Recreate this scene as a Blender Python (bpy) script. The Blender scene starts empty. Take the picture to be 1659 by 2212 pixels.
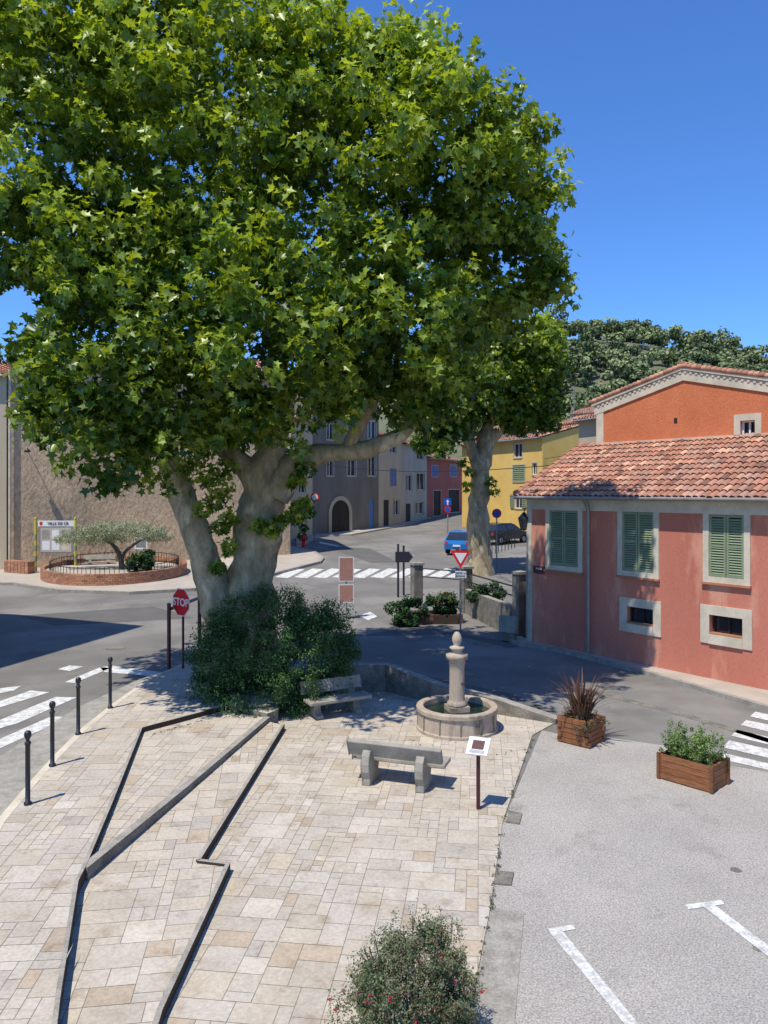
import bpy, math, random
import numpy as np
from mathutils import Vector, Matrix, noise
random.seed(7); rng=np.random.default_rng(7)
SC=bpy.context.scene
# ------------------------------------------------------------------ survey helpers
F=1671.0; CX=829.5; HZ=1060.0; H=5.3; SL=0.045
def zt(y): return 0.0 if y<30 else SL*(min(y,130)-30)
def gp(px,py,h=0.0):
    """ground point seen at a bearing / depression angle (h = height over the terrain)"""
    v=(py-HZ)/F; D=(H-h)/v
    if D>30: D=(H-h+SL*30)/(v+SL)
    return ((px-CX)/F*D, D)
def at(px,py,D): return Vector(((px-CX)/F*D, D, H-(py-HZ)/F*D))
# ------------------------------------------------------------------ materials
def M(name,a,b=None,sc=2.0,rough=.9,bump=0.,bsc=60.,attr=False,fine=.12,spec=.3,metal=0.,c=None,csc=.4,cth=.55,stretch=None,crack=0,bd=.02):
    m=bpy.data.materials.new(name); m.use_nodes=True; nt=m.node_tree; N=nt.nodes; L=nt.links
    p=N['Principled BSDF']; p.inputs['Roughness'].default_value=rough; p.inputs['Metallic'].default_value=metal
    p.inputs['Specular IOR Level'].default_value=spec
    tc=N.new('ShaderNodeTexCoord'); src=tc.outputs['Object']
    if stretch:
        mp=N.new('ShaderNodeMapping'); mp.inputs['Scale'].default_value=stretch; L.new(src,mp.inputs[0]); src=mp.outputs[0]
    def nz(s,d=6,o='Fac'):
        n=N.new('ShaderNodeTexNoise'); n.inputs['Scale'].default_value=s; n.inputs['Detail'].default_value=d; n.inputs['Roughness'].default_value=.6
        L.new(src,n.inputs['Vector']); return n.outputs[o]
    def rng_(o,a0,a1,b0,b1):
        r=N.new('ShaderNodeMapRange'); L.new(o,r.inputs[0])
        for i,v in enumerate((a0,a1,b0,b1)): r.inputs[1+i].default_value=v
        return r.outputs[0]
    def mix(f,x,y,bt='MIX'):
        q=N.new('ShaderNodeMix'); q.data_type='RGBA'; q.blend_type=bt
        if isinstance(f,float): q.inputs[0].default_value=f
        else: L.new(f,q.inputs[0])
        for s,v in ((6,x),(7,y)):
            if isinstance(v,tuple): q.inputs[s].default_value=(*v[:3],1)
            else: L.new(v,q.inputs[s])
        return q.outputs[2]
    b=b or tuple(x*.8 for x in a)
    col=mix(rng_(nz(sc),.35,.65,0,1),a,b)
    if c: col=mix(rng_(nz(csc),cth,cth+.12,0,1),col,c)
    if fine>0:
        g=rng_(nz(bsc,3),.3,.7,1-fine,1+fine)
        cmb=N.new('ShaderNodeCombineXYZ')
        for i in range(3): L.new(g,cmb.inputs[i])
        col=mix(1.0,col,cmb.outputs[0],'MULTIPLY')
    if crack:
        dm=N.new('ShaderNodeVectorMath'); dm.operation='MULTIPLY_ADD'; L.new(nz(1.6,5,'Color'),dm.inputs[0]); dm.inputs[1].default_value=(.9,.9,.9); L.new(src,dm.inputs[2])
        vo=N.new('ShaderNodeTexVoronoi'); vo.feature='DISTANCE_TO_EDGE'; vo.inputs['Scale'].default_value=crack; L.new(dm.outputs[0],vo.inputs['Vector'])
        e=rng_(vo.outputs['Distance'],.001,.006,.4,0); k=rng_(nz(.22,2),.48,.54,0,1)
        mm=N.new('ShaderNodeMath'); mm.operation='MULTIPLY'; L.new(e,mm.inputs[0]); L.new(k,mm.inputs[1])
        col=mix(mm.outputs[0],col,(.045,.045,.045))
    if attr:
        at_=N.new('ShaderNodeAttribute'); at_.attribute_name='Col'
        col=mix(1.0,col,at_.outputs['Color'],'MULTIPLY')
    L.new(col,p.inputs['Base Color'])
    if bump>0:
        bp=N.new('ShaderNodeBump'); bp.inputs['Strength'].default_value=bump; bp.inputs['Distance'].default_value=bd
        L.new(nz(bsc,6),bp.inputs['Height']); L.new(bp.outputs[0],p.inputs['Normal'])
    return m
def leafmat(name,tr=.35,rough=.42,tint=(1.3,1.25,.5),spec=.5):
    m=bpy.data.materials.new(name); m.use_nodes=True; nt=m.node_tree; N=nt.nodes; L=nt.links
    p=N['Principled BSDF']; p.inputs['Roughness'].default_value=rough; p.inputs['Specular IOR Level'].default_value=spec
    a=N.new('ShaderNodeAttribute'); a.attribute_name='Col'; L.new(a.outputs['Color'],p.inputs['Base Color'])
    t=N.new('ShaderNodeBsdfTranslucent'); q=N.new('ShaderNodeMix'); q.data_type='RGBA'; q.blend_type='MULTIPLY'; q.inputs[0].default_value=1
    L.new(a.outputs['Color'],q.inputs[6]); q.inputs[7].default_value=(*tint,1); L.new(q.outputs[2],t.inputs[0])
    s=N.new('ShaderNodeMixShader'); s.inputs[0].default_value=tr
    L.new(p.outputs[0],s.inputs[1]); L.new(t.outputs[0],s.inputs[2]); L.new(s.outputs[0],N['Material Output'].inputs[0])
    return m
m_asph=M('asphalt',(.195,.181,.158),(.155,.144,.127),.5,.92,.25,90,fine=.25,c=(.24,.224,.197),csc=.22,cth=.48,crack=.33)
m_asph2=M('asphalt_patch',(.14,.131,.118),(.115,.108,.098),.8,.92,.2,90,fine=.2)
m_park=M('parking_asphalt',(.39,.358,.312),(.33,.303,.265),.6,.92,.4,45,fine=.45,c=(.285,.26,.226),csc=1.1,cth=.58)
m_earth=M('earth',(.16,.15,.1),(.1,.12,.06),.05,.95)
m_trav=M('travertine',(.50,.435,.345),(.43,.37,.29),1.6,.75,.2,22,attr=True,fine=.15,c=(.37,.30,.215),csc=3.2,cth=.57)
m_mort=M('mortar',(.25,.215,.17),(.18,.16,.13),3,.95)
m_kerb=M('kerb_stone',(.37,.34,.285),(.25,.227,.187),4,.9,.3,40,fine=.25)
m_kerbd=M('weathered_stone',(.25,.225,.18),(.135,.123,.1),3,.9,.35,30,fine=.3)
m_pave=M('pavement',(.45,.395,.32),(.37,.32,.26),1,.9,.1,60)
m_white=M('road_paint',(.74,.73,.68),(.42,.405,.37),6,.8,fine=.3,bsc=30)
m_red=M('red_render',(.55,.195,.13),(.47,.155,.10),.5,.92,.25,35,fine=.1,c=(.62,.28,.185),csc=1.1,cth=.5,stretch=(1,1,.35))
m_orange=M('orange_render',(.62,.195,.085),(.54,.16,.068),1,.95,.7,16,fine=.14)
m_cream=M('cream_trim',(.65,.57,.44),(.50,.43,.32),2,.85,.1,40)
m_grayw=M('gray_render',(.22,.195,.155),(.165,.148,.12),.6,.95,.3,30,stretch=(1,1,.4))
m_rough=M('rough_render',(.64,.46,.29),(.46,.335,.21),.35,.97,1.0,6,fine=.25,c=(.38,.29,.20),csc=.18,cth=.49,stretch=(1,1,.6),bd=.06)
m_creamw=M('cream_render',(.54,.45,.31),(.45,.37,.25),.6,.95,stretch=(1,1,.4))
m_whitew=M('pale_render',(.52,.47,.39),(.42,.375,.31),.6,.95,stretch=(1,1,.4))
m_pinkw=M('pink_render',(.42,.14,.11),(.36,.11,.09),.6,.95)
m_yellw=M('yellow_render',(.76,.51,.15),(.68,.44,.12),.6,.95)
m_tile=M('clay_tile',(.45,.205,.13),(.38,.17,.105),3,.9,.2,40,attr=True,fine=.15)
m_tiled=M('clay_tile_under',(.12,.05,.035))
m_green=M('green_paint',(.25,.295,.175),(.21,.255,.15),4,.6)
m_blue=M('blue_paint',(.10,.22,.42),(.08,.18,.36),4,.6)
m_lilac=M('lilac_paint',(.2,.25,.42),(.18,.22,.38),4,.6)
m_dark=M('dark_wood',(.035,.028,.024),(.025,.02,.018),4,.7)
m_glass=M('window_glass',(.02,.025,.03),(.03,.035,.04),1,.08,spec=.8,fine=0)
m_black=M('black_iron',(.012,.012,.014),(.02,.02,.022),6,.4,spec=.5)
m_maroon=M('maroon_paint',(.075,.012,.018),(.06,.01,.015),6,.4,spec=.5)
m_flax=M('flax_leaf',(.15,.075,.06),(.10,.08,.04),6,.5,attr=True)
m_sred=M('sign_red',(.62,.02,.025),(.56,.018,.02),3,.35,fine=0)
m_swhite=M('sign_white',(.75,.75,.73),(.7,.7,.68),3,.35,fine=0)
m_sblue=M('sign_blue',(.02,.09,.42),(.02,.08,.38),3,.35,fine=0)
m_sgray=M('sign_back',(.24,.24,.24),(.2,.2,.2),5,.5)
m_ssalm=M('sign_salmon',(.45,.22,.16),(.39,.19,.14),5,.5)
m_stext=M('sign_ink',(.03,.03,.04),None,3,.5,fine=0)
m_zinc=M('zinc_pipe',(.33,.30,.28),(.27,.25,.23),3,.5,metal=.3)
m_wood=M('stained_wood',(.28,.115,.045),(.17,.065,.025),5,.6,.3,40,attr=True,stretch=(1,1,6))
m_soil_shade=M('soil',(.06,.04,.028))  # planter soil; also painted on kerb risers as their shade
m_brick=M('brick',(.44,.22,.13),(.35,.17,.10),3,.9,attr=True)
m_bark=M('plane_bark',(.42,.34,.215),(.21,.175,.10),3.0,.85,.6,8,fine=.18,c=(.56,.475,.33),csc=2.2,cth=.54,stretch=(1,1,.5),bd=.05)
m_bark2=M('olive_bark',(.14,.12,.10),(.08,.07,.06),6)
m_fount=M('fountain_stone',(.48,.39,.29),(.34,.265,.19),2.2,.85,.2,30,c=(.18,.135,.10),csc=3,cth=.54,stretch=(1,1,.35))
m_water=M('water',(.015,.03,.018),None,2,.05,spec=.8,fine=0)
m_conc=M('bench_concrete',(.36,.325,.26),(.25,.225,.18),3,.9,.25,60,fine=.2)
m_yell=M('yellow_post',(.6,.5,.05),(.5,.45,.05),1.5,.5)
m_carb=M('car_paint_blue',(.01,.17,.48),(.01,.15,.45),1,.2,spec=.6,fine=0)
m_card=M('car_paint_dark',(.02,.022,.025),None,1,.2,spec=.6,fine=0)
m_tyre=M('tyre',(.015,.015,.015),None,1,.9)
m_terra=M('terracotta',(.45,.2,.11))
m_leaf=leafmat('plane_leaf',.42,.38,(1.35,1.25,.35))
m_leaf2=leafmat('shrub_leaf',.28,.55,(1.1,1.2,.6),.3)
m_far=leafmat('distant_foliage',.1,.8,spec=.1)
m_flow=leafmat('petal',.3,.6,(1,.6,.6),.2)
# ------------------------------------------------------------------ mesh builder
class MB:
    def __init__(s): s.v=[];s.f=[];s.mi=[];s.sm=[];s.col=[];s.mats=[]
    def m(s,mat):
        if mat not in s.mats: s.mats.append(mat)
        return s.mats.index(mat)
    def add(s,vs,fs,mat,smooth=False,col=(1,1,1)):
        o=len(s.v); s.v+= [tuple(v) for v in vs]; i=s.m(mat)
        for f in fs: s.f.append([o+k for k in f]); s.mi.append(i); s.sm.append(smooth); s.col.append(col)
    def poly(s,pts,mat,col=(1,1,1)): s.add(pts,[list(range(len(pts)))],mat,False,col)
    def obox(s,c,ax,ay,az,mat,col=(1,1,1)):
        c=Vector(c);ax=Vector(ax);ay=Vector(ay);az=Vector(az)
        vs=[c+ax*i+ay*j+az*k for k in(-1,1) for j in(-1,1) for i in(-1,1)]
        s.add(vs,[(0,2,3,1),(4,5,7,6),(0,1,5,4),(2,6,7,3),(0,4,6,2),(1,3,7,5)],mat,False,col)
    def box(s,c,sz,mat,rz=0,col=(1,1,1)):
        ca,sa=math.cos(rz),math.sin(rz)
        s.obox(c,(ca*sz[0]/2,sa*sz[0]/2,0),(-sa*sz[1]/2,ca*sz[1]/2,0),(0,0,sz[2]/2),mat,col)
    def prism(s,pts,h0,h1,mat,terr=False,side=None):
        n=len(pts); z=(lambda y:zt(y)) if terr else (lambda y:0)
        a=[(p[0],p[1],z(p[1])+h0) for p in pts]; b=[(p[0],p[1],z(p[1])+h1) for p in pts]
        s.add(b,[list(range(n))],mat)
        s.add(a+b,[(i,(i+1)%n,n+(i+1)%n,n+i) for i in range(n)],side or mat)
    def tube(s,pts,rad,mat,n=10,caps=True,jit=0.,smooth=True,jsc=1.5):
        P=[Vector(p) for p in pts]; vs=[];fs=[]
        ref=None
        for i,p in enumerate(P):
            t=(P[min(i+1,len(P)-1)]-P[max(i-1,0)]).normalized()
            if ref is None: ref=Vector((1,0,0)) if abs(t.x)<.9 else Vector((0,1,0))
            u=(ref-t*ref.dot(t)).normalized(); w=t.cross(u); ref=u
            r=rad[i] if isinstance(rad,(list,tuple)) else rad
            for k in range(n):
                a=2*math.pi*k/n; q=p+(u*math.cos(a)+w*math.sin(a))*r
                if jit: q=q+(q-p)*(noise.noise(q*jsc)*jit+noise.noise(q*jsc*3)*jit*.3)
                vs.append(q)
        for i in range(len(P)-1):
            for k in range(n): fs.append((i*n+k,i*n+(k+1)%n,(i+1)*n+(k+1)%n,(i+1)*n+k))
        s.add(vs,fs,mat,smooth)
        if caps:
            o=(len(P)-1)*n
            s.add(vs[:n],[list(range(n))[::-1]],mat); s.add(vs[o:],[list(range(n))],mat)
    def lathe(s,c,prof,mat,n=24,smooth=True,jit=0.):
        vs=[];fs=[];m=len(prof)
        for r,z in prof:
            for k in range(n):
                a=2*math.pi*k/n; vs.append((c[0]+r*math.cos(a),c[1]+r*math.sin(a),c[2]+z))
        for i in range(m-1):
            for k in range(n): fs.append((i*n+k,i*n+(k+1)%n,(i+1)*n+(k+1)%n,(i+1)*n+k))
        s.add(vs,fs,mat,smooth)
    def ribbon(s,path,w,z0,z1,mat,top=None):
        P=[Vector((p[0],p[1])) for p in path]; n=len(P); Lf=[];Rt=[]
        for i in range(n):
            d1=(P[i]-P[i-1]).normalized() if i>0 else None; d2=(P[i+1]-P[i]).normalized() if i<n-1 else None
            if d1 is None: d1=d2
            if d2 is None: d2=d1
            n1=Vector((-d1.y,d1.x)); n2=Vector((-d2.y,d2.x)); nn=(n1+n2).normalized(); k=w/2/max(.4,nn.dot(n1))
            Lf.append(P[i]+nn*k); Rt.append(P[i]-nn*k)
        Z0=z0 if isinstance(z0,(list,tuple)) else [z0]*n; Z1=z1 if isinstance(z1,(list,tuple)) else [z1]*n
        for i in range(n-1):
            q=[(Lf[i],Z0[i]),(Rt[i],Z0[i]),(Rt[i+1],Z0[i+1]),(Lf[i+1],Z0[i+1]),(Lf[i],Z1[i]),(Rt[i],Z1[i]),(Rt[i+1],Z1[i+1]),(Lf[i+1],Z1[i+1])]
            vs=[(a.x,a.y,b) for a,b in q]
            s.add(vs,[(1,2,6,5),(3,0,4,7)],mat); s.add(vs,[(4,5,6,7)],top or mat)
            if i==0: s.add(vs,[(0,1,5,4)],mat)
            if i==n-2: s.add(vs,[(2,3,7,6)],mat)
    def done(s,name,parent=None,bev=0):
        me=bpy.data.meshes.new(name); me.from_pydata(s.v,[],s.f)
        for m_ in s.mats: me.materials.append(m_)
        me.polygons.foreach_set('material_index',s.mi); me.polygons.foreach_set('use_smooth',s.sm)
        ca=me.color_attributes.new('Col','FLOAT_COLOR','CORNER'); arr=[]
        for f,c in zip(s.f,s.col): arr+= [c[0],c[1],c[2],1.0]*len(f)
        ca.data.foreach_set('color',arr); me.update()
        o=bpy.data.objects.new(name,me); SC.collection.objects.link(o)
        if parent: o.parent=parent
        if bev: md=o.modifiers.new('bev','BEVEL'); md.width=bev; md.segments=3
        return o
def empty(name):
    e=bpy.data.objects.new(name,None); SC.collection.objects.link(e); e.empty_display_size=.2; return e
def text(s,size,loc,n2,mat,parent,name='lettering',xs=1.0):
    cu=bpy.data.curves.new(name,'FONT'); cu.body=s; cu.size=size; cu.align_x='CENTER'; cu.align_y='CENTER'; cu.extrude=.002; cu.offset=size*.018
    cu.materials.append(mat); o=bpy.data.objects.new(name,cu); SC.collection.objects.link(o)
    n=Vector((n2[0],n2[1],0)).normalized(); r=Vector((-n.y,n.x,0)); 
    o.matrix_world=Matrix(((r.x*xs,0,n.x,loc[0]),(r.y*xs,0,n.y,loc[1]),(0,1,0,loc[2]),(0,0,0,1)))
    o.parent=parent
    return o
# ------------------------------------------------------------------ foliage
def nrm(a): return a/np.maximum(np.linalg.norm(a,axis=1,keepdims=True),1e-6)
def half(sgn):
    return [(sgn*.30,-.20,.09),(sgn*.25,.04,.05),(sgn*.56,.26,.14),(sgn*.2,.36,.04)]
PL_V=np.array([(0,-.08,0)]+half(1)+[(0,.8,-.05)]+half(-1)); PL_F=[[0,1,2,3,4,5],[5,9,8,7,6,0]]
DI_V=np.array([(0,-.5,0),(.22,0,.05),(0,.5,0),(-.22,0,.05)]); DI_F=[[0,1,2,3]]
BR_V=np.array([(0,-.5,0),(.4,-.2,.1),(.3,.35,0),(0,.55,-.05),(-.42,.2,.1),(-.3,-.3,0)]); BR_F=[[0,1,2,3,4,5]]
def leafmesh(name,P,N,size,col,V,Fs,mat,parent=None,droop=.7):
    n=len(P); K=len(V); N=nrm(N)
    T=rng.normal(size=(n,3)); T[:,2]-=droop*1.5; T=nrm(T-N*np.sum(T*N,1,keepdims=True)); B=np.cross(T,N)
    v=P[:,None,:]+size[:,None,None]*(V[None,:,0:1]*B[:,None,:]+V[None,:,1:2]*T[:,None,:]+V[None,:,2:3]*N[:,None,:])
    flat=np.concatenate([np.array(f) for f in Fs]); lens=np.array([len(f) for f in Fs])
    loops=(flat[None,:]+K*np.arange(n)[:,None]).ravel(); starts=np.concatenate([[0],np.cumsum(np.tile(lens,n))[:-1]])
    me=bpy.data.meshes.new(name); me.vertices.add(n*K); me.vertices.foreach_set('co',v.ravel())
    me.loops.add(len(loops)); me.loops.foreach_set('vertex_index',loops.astype(np.int32))
    me.polygons.add(n*len(Fs)); me.polygons.foreach_set('loop_start',starts.astype(np.int32)); me.update(calc_edges=True)
    ca=me.color_attributes.new('Col','FLOAT_COLOR','POINT')
    c=np.ones((n,K,4)); c[:,:,:3]=col[:,None,:]; ca.data.foreach_set('color',c.ravel())
    me.materials.append(mat); me.validate()
    o=bpy.data.objects.new(name,me); SC.collection.objects.link(o)
    if parent: o.parent=parent
    return o
def clumps_on(ells,dens,rmin,rmax,inner=.62,k0=.62,k1=1.0):
    out=[]
    for i,(c,rx,ry,rz) in enumerate(ells):
        area=4*math.pi*((( (rx*ry)**1.6+(rx*rz)**1.6+(ry*rz)**1.6)/3)**(1/1.6))
        for _ in range(int(area*dens)):
            d=rng.normal(size=3); d/=np.linalg.norm(d); k=rng.uniform(k0,k1)
            k=k+ .12*noise.noise(Vector(d*2.3+i*7.1))*2
            p=np.array(c)+d*np.array((rx,ry,rz))*k
            bad=False
            for j,(c2,a,b,g) in enumerate(ells):
                if j!=i and np.sum(((p-np.array(c2))/np.array((a,b,g)))**2)<inner**2: bad=True;break
            if not bad: out.append((*p,rng.uniform(rmin,rmax)))
    return np.array(out)
def foliage(name,cl,per,smin,smax,dark,light,V,Fs,mat,parent=None,flat=.8,up=.55,droop=.7,shell=.35,rnd=.75,cv=.2,zg=None,grp=1):
    n=len(cl)*per; C=np.repeat(cl,per,axis=0); d=nrm(rng.normal(size=(n,3)))
    r=C[:,3]*(shell+(1-shell)*rng.random(n)**.6)*(1+.25*(rng.random(n)<.08))
    P=C[:,:3]+d*r[:,None]*np.array([1,1,flat])
    N=d*.8+np.array([0,0,up])+rng.normal(size=(n,3))*rnd
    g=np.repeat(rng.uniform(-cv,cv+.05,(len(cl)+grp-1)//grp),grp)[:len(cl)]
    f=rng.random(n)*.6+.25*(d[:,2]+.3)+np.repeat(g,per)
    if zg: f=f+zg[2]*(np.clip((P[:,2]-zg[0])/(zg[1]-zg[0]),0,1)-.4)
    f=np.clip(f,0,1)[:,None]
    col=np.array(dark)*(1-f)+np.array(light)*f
    return leafmesh(name,P,N,rng.uniform(smin,smax,n),col,V,Fs,mat,parent,droop)
# ------------------------------------------------------------------ ground, roads
b=MB(); ys=[-40,30,130,2500]
for a,c in zip(ys[:-1],ys[1:]): b.poly([(-2500,a,zt(a)-.02),(2500,a,zt(a)-.02),(2500,c,zt(c)-.02),(-2500,c,zt(c)-.02)],m_earth)
b.done('ground')
b=MB()
for a,c in ((-20,30),(30,129)): b.poly([(-70,a,zt(a)),(70,a,zt(a)),(70,c,zt(c)),(-70,c,zt(c))],m_asph)
b.done('road')
b=MB()
b.poly([(x,y,.004) for x,y in [gp(*p) for p in [(1170,1578),(1230,1590),(1330,1596),(1430,1610),(1560,1652),(1659,1668),(2300,1760),(3600,2700),(900,2700),(1010,2212),(1060,1960),(1085,1780)]]],m_park)
b.done('parking_lot')
b=MB()
for q in ([(830,1475),(930,1462),(1110,1500),(1215,1545),(1190,1556),(1060,1495)],[(760,1375),(900,1352),(1100,1400),(1140,1392),(1000,1370)],[(40,1330),(330,1310),(420,1335),(120,1352)],[(700,1180),(800,1185),(860,1215),(800,1216)]):
    b.poly([(x,y,zt(y)+.004) for x,y in [gp(*p) for p in q]],m_asph2)
for px,py,r in ((1040,1392,.35),(1010,1455,.3),(250,1400,.33)):
    x,y=gp(px,py); b.poly([(x+r*math.cos(k*math.pi/8),y+r*math.sin(k*math.pi/8),.009) for k in range(16)],m_kerbd)
for px,py in ((1640,2050),(1590,1880)):
    x,y=gp(px,py); b.poly([(x+.07*math.cos(k*math.pi/8)*random.uniform(.8,1.3),y+.07*math.sin(k*math.pi/8)*random.uniform(.8,1.3),.009) for k in range(16)],m_kerbd)
b.done('road_patch')
b=MB()
p=[gp(*q) for q in [(1205,1478),(1350,1512),(1480,1545),(1659,1600),(2000,1700)]]
b.ribbon(p,.28,.001,.008,m_kerbd); b.done('road_gutter')
b=MB()
def mk(q,h=.008):
    b.poly([(x,y,zt(y)+h) for x,y in [gp(*p) for p in q]],m_white)
for q in ([(-40,1506),(-5,1488),(46,1482),(30,1492)],[(-90,1556),(-5,1517),(66,1492),(107,1496)],[(-60,1592),(0,1556),(120,1506),(166,1507),(40,1562)],
          [(-60,1640),(0,1597),(110,1548),(140,1549),(90,1577),(0,1617)],
          [(140,1474),(216,1442),(240,1443),(160,1476)],[(216,1442),(240,1438),(352,1453),(345,1463),(225,1452)],[(125,1446),(150,1438),(180,1440),(150,1450)]): mk(q)
for i in range(10):
    x=600+i*41; mk([(x-6,1247),(x+22,1249),(x+58,1230),(x+34,1228)])
for q in ([(775,1330),(800,1322),(815,1332),(795,1340)],[(690,1170),(730,1178),(735,1182),(690,1174)],[(1632,1538),(1700,1552),(1690,1564),(1620,1548)],[(1612,1556),(1700,1574),(1700,1590),(1600,1567)],
          [(1592,1577),(1700,1602),(1700,1618),(1580,1590)],[(1575,1600),(1720,1632),(1720,1652),(1562,1615)],[(1566,1628),(1720,1664),(1720,1678),(1556,1640)]): mk(q)
mk([(1184,2008),(1238,1999),(1243,2009),(1190,2019)],.012); mk([(1190,2019),(1216,2014),(1400,2240),(1370,2240)],.012)
mk([(1480,1956),(1558,1946),(1565,1955),(1487,1966)],.012); mk([(1520,1961),(1545,1958),(1760,2120),(1740,2130)],.012)
b.done('road_markings')
# ------------------------------------------------------------------ plaza paving
def clip(sub,x0,x1,y0,y1):
    def cl(P,ins,inter):
        o=[]
        for i in range(len(P)):
            a=P[i-1];c=P[i]
            if ins(c):
                if not ins(a): o.append(inter(a,c))
                o.append(c)
            elif ins(a): o.append(inter(a,c))
        return o
    ix=lambda X:(lambda a,c:(X,a[1]+(c[1]-a[1])*(X-a[0])/(c[0]-a[0])))
    iy=lambda Y:(lambda a,c:(a[0]+(c[0]-a[0])*(Y-a[1])/(c[1]-a[1]),Y))
    for ins,inter in ((lambda p:p[0]>=x0,ix(x0)),(lambda p:p[0]<=x1,ix(x1)),(lambda p:p[1]>=y0,iy(y0)),(lambda p:p[1]<=y1,iy(y1))):
        if not sub: return []
        sub=cl(sub,ins,inter)
    return sub
def paving(name,poly,h,rot,base=0.0,cell=.155):
    ca,sa=math.cos(rot),math.sin(rot)
    L=[(x*ca+y*sa,-x*sa+y*ca) for x,y in poly]
    x0=min(p[0] for p in L);x1=max(p[0] for p in L);y0=min(p[1] for p in L);y1=max(p[1] for p in L)
    nx=int((x1-x0)/cell)+2;ny=int((y1-y0)/cell)+2; occ=np.zeros((nx+4,ny+4),bool)
    b=MB(); b.prism(poly,base,h-.004,m_mort)
    g=.004
    for j in range(ny):
        for i in range(nx):
            if occ[i,j]: continue
            ops=[(3,2),(2,2),(3,3),(2,3),(4,3),(4,2),(2,1),(3,2),(1,2),(1,1)]; random.shuffle(ops); ops=ops+[(1,1)]
            for w,d in ops:
                if not occ[i:i+w,j:j+d].any() and (w*d>1 or random.random()<.3): break
            occ[i:i+w,j:j+d]=True
            q=clip(L,x0+i*cell+g,x0+(i+w)*cell-g,y0+j*cell+g,y0+(j+d)*cell-g)
            if len(q)<3: continue
            t=random.gauss(1,.05); u=random.gauss(0,.015); col=(t+u*.5,t,t-u*1.6)
            if random.random()<.06: col=(t*.93,t*.86,t*.78)
            if random.random()<.1: col=(t*1.08,t*1.09,t*1.11)
            b.poly([(x*ca-y*sa,x*sa+y*ca,h+random.uniform(-.001,.001)) for x,y in q],m_trav,col)
    return b.done(name)
A=[gp(*p) for p in [(492,1548),(305,1600),(240,1770),(182,1915),(165,1950),(125,2212),(70,2700)]]
Bp=[gp(*p) for p in [(577,1568),(400,1725),(180,1918)]]
C1=[gp(*p) for p in [(612,1578),(428,1880),(492,1888),(345,2212),(200,2700)]]
main=[gp(*p) for p in [(600,1560),(612,1578),(428,1880),(492,1888),(345,2212),(200,2700),(900,2700),(1010,2212),(1060,1960),(1085,1780),(1150,1590),(1200,1562),(1080,1540),(950,1518),(835,1490),(720,1500),(600,1520)]]
paving('paving',main,.02,math.radians(-7))
strip=[gp(*p) for p in [(577,1568),(180,1918),(165,1950),(125,2212),(70,2700),(200,2700),(345,2212),(492,1888),(428,1880),(612,1578)]]
paving('paving',strip,.11,math.radians(8))
wedge=[gp(*p) for p in [(492,1548),(305,1600),(182,1915),(577,1568)]]
paving('paving',wedge,.17,math.radians(-3))
side=[gp(*p) for p in [(-200,2700),(-160,2212),(-60,1930),(0,1815),(60,1740),(120,1668),(185,1600),(250,1545),(330,1485),(400,1455),(620,1470),(600,1560),(577,1568),(492,1548),(305,1600),(240,1770),(182,1915),(165,1950),(125,2212),(70,2700)]]
SH=.28
paving('paving',side,SH,math.radians(4))
b=MB(); b.ribbon([gp(*p) for p in [(-160,2212),(-60,1930),(0,1815),(60,1740),(120,1668),(185,1600),(250,1545),(330,1485),(400,1455)]],.14,0,SH+.004,m_cream); b.done('kerb')
b=MB(); b.prism([gp(*p) for p in [(-260,2212),(-160,1850),(-60,1700),(0,1650),(90,1592),(170,1540),(300,1480),(350,1462),(330,1485),(250,1545),(185,1600),(120,1668),(60,1740),(0,1815),(-60,1930),(-160,2212)]],0,.15,m_kerb); b.done('road_shoulder')
b=MB(); b.ribbon(A,.05,0,SH+.004,m_soil_shade,m_kerb); b.done('ramp_kerb')  # near-black sides: the riser's shade is put into the colour
b=MB(); b.ribbon(Bp,.13,0,[.21,.23,.28],m_kerbd,m_kerb); b.done('ramp_kerb')  # darker stone on the sides paints in the riser's shade
b=MB(); b.ribbon(C1[:2],.06,0,.15,m_soil_shade,m_kerb); b.ribbon([C1[1],C1[2],C1[3],C1[4]],.06,0,.15,m_soil_shade,m_kerb); b.done('ramp_kerb')  # sides coloured dark to stand for shade on the riser
b=MB(); b.prism([gp(*p) for p in [(1064,1962),(1132,1972),(1112,2212),(1080,2700),(960,2700),(1012,2212)]],0,.014,m_kerb)
for q in ([(1100,1755),(1128,1760),(1122,1782),(1093,1778)],[(1075,1885),(1110,1888),(1104,1915),(1068,1912)]): b.prism([gp(*p) for p in q],0,.03,m_kerbd)
b.done('drain_slab')
cl=[]
for (xa,ya),(xb,yb) in (((1150,1600),(1085,1780)),((1085,1780),(1062,1960)),((1062,1960),(1014,2212)),((500,1556),(330,1604))):
    for _ in range(26):
        t=rng.random(); x,y=gp(xa+(xb-xa)*t,ya+(yb-ya)*t); cl.append((x+rng.normal()*.02,y,.03 if xa>600 else .18,rng.uniform(.02,.05)))
foliage('weeds',np.array(cl),14,.015,.035,(.05,.07,.02),(.14,.15,.06),DI_V,DI_F,m_leaf2,flat=.5)
n=60; P=[]
for _ in range(n):
    x,y=gp(rng.uniform(640,1150),rng.uniform(1520,1640)); P.append((x,y,.028))
leafmesh('fallen_leaves',np.array(P),np.tile([0,0,1.],(n,1))+rng.normal(size=(n,3))*.15,rng.uniform(.025,.05,n),np.tile([.24,.17,.08],(n,1))*rng.uniform(.6,1.3,(n,1)),BR_V,BR_F,m_leaf2,None,0)
wp=[gp(*p) for p in [(600,1535),(680,1512),(760,1497),(835,1492),(950,1520),(1080,1542),(1205,1562)]]
b=MB(); b.ribbon(wp,.28,0,[.75,.75,.75,.72,.5,.36,.12],m_kerbd,m_kerb); b.done('stone_wall')
HP0=Vector((4.98,26.8)); HD=Vector((.598,-.801)).normalized()
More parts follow.
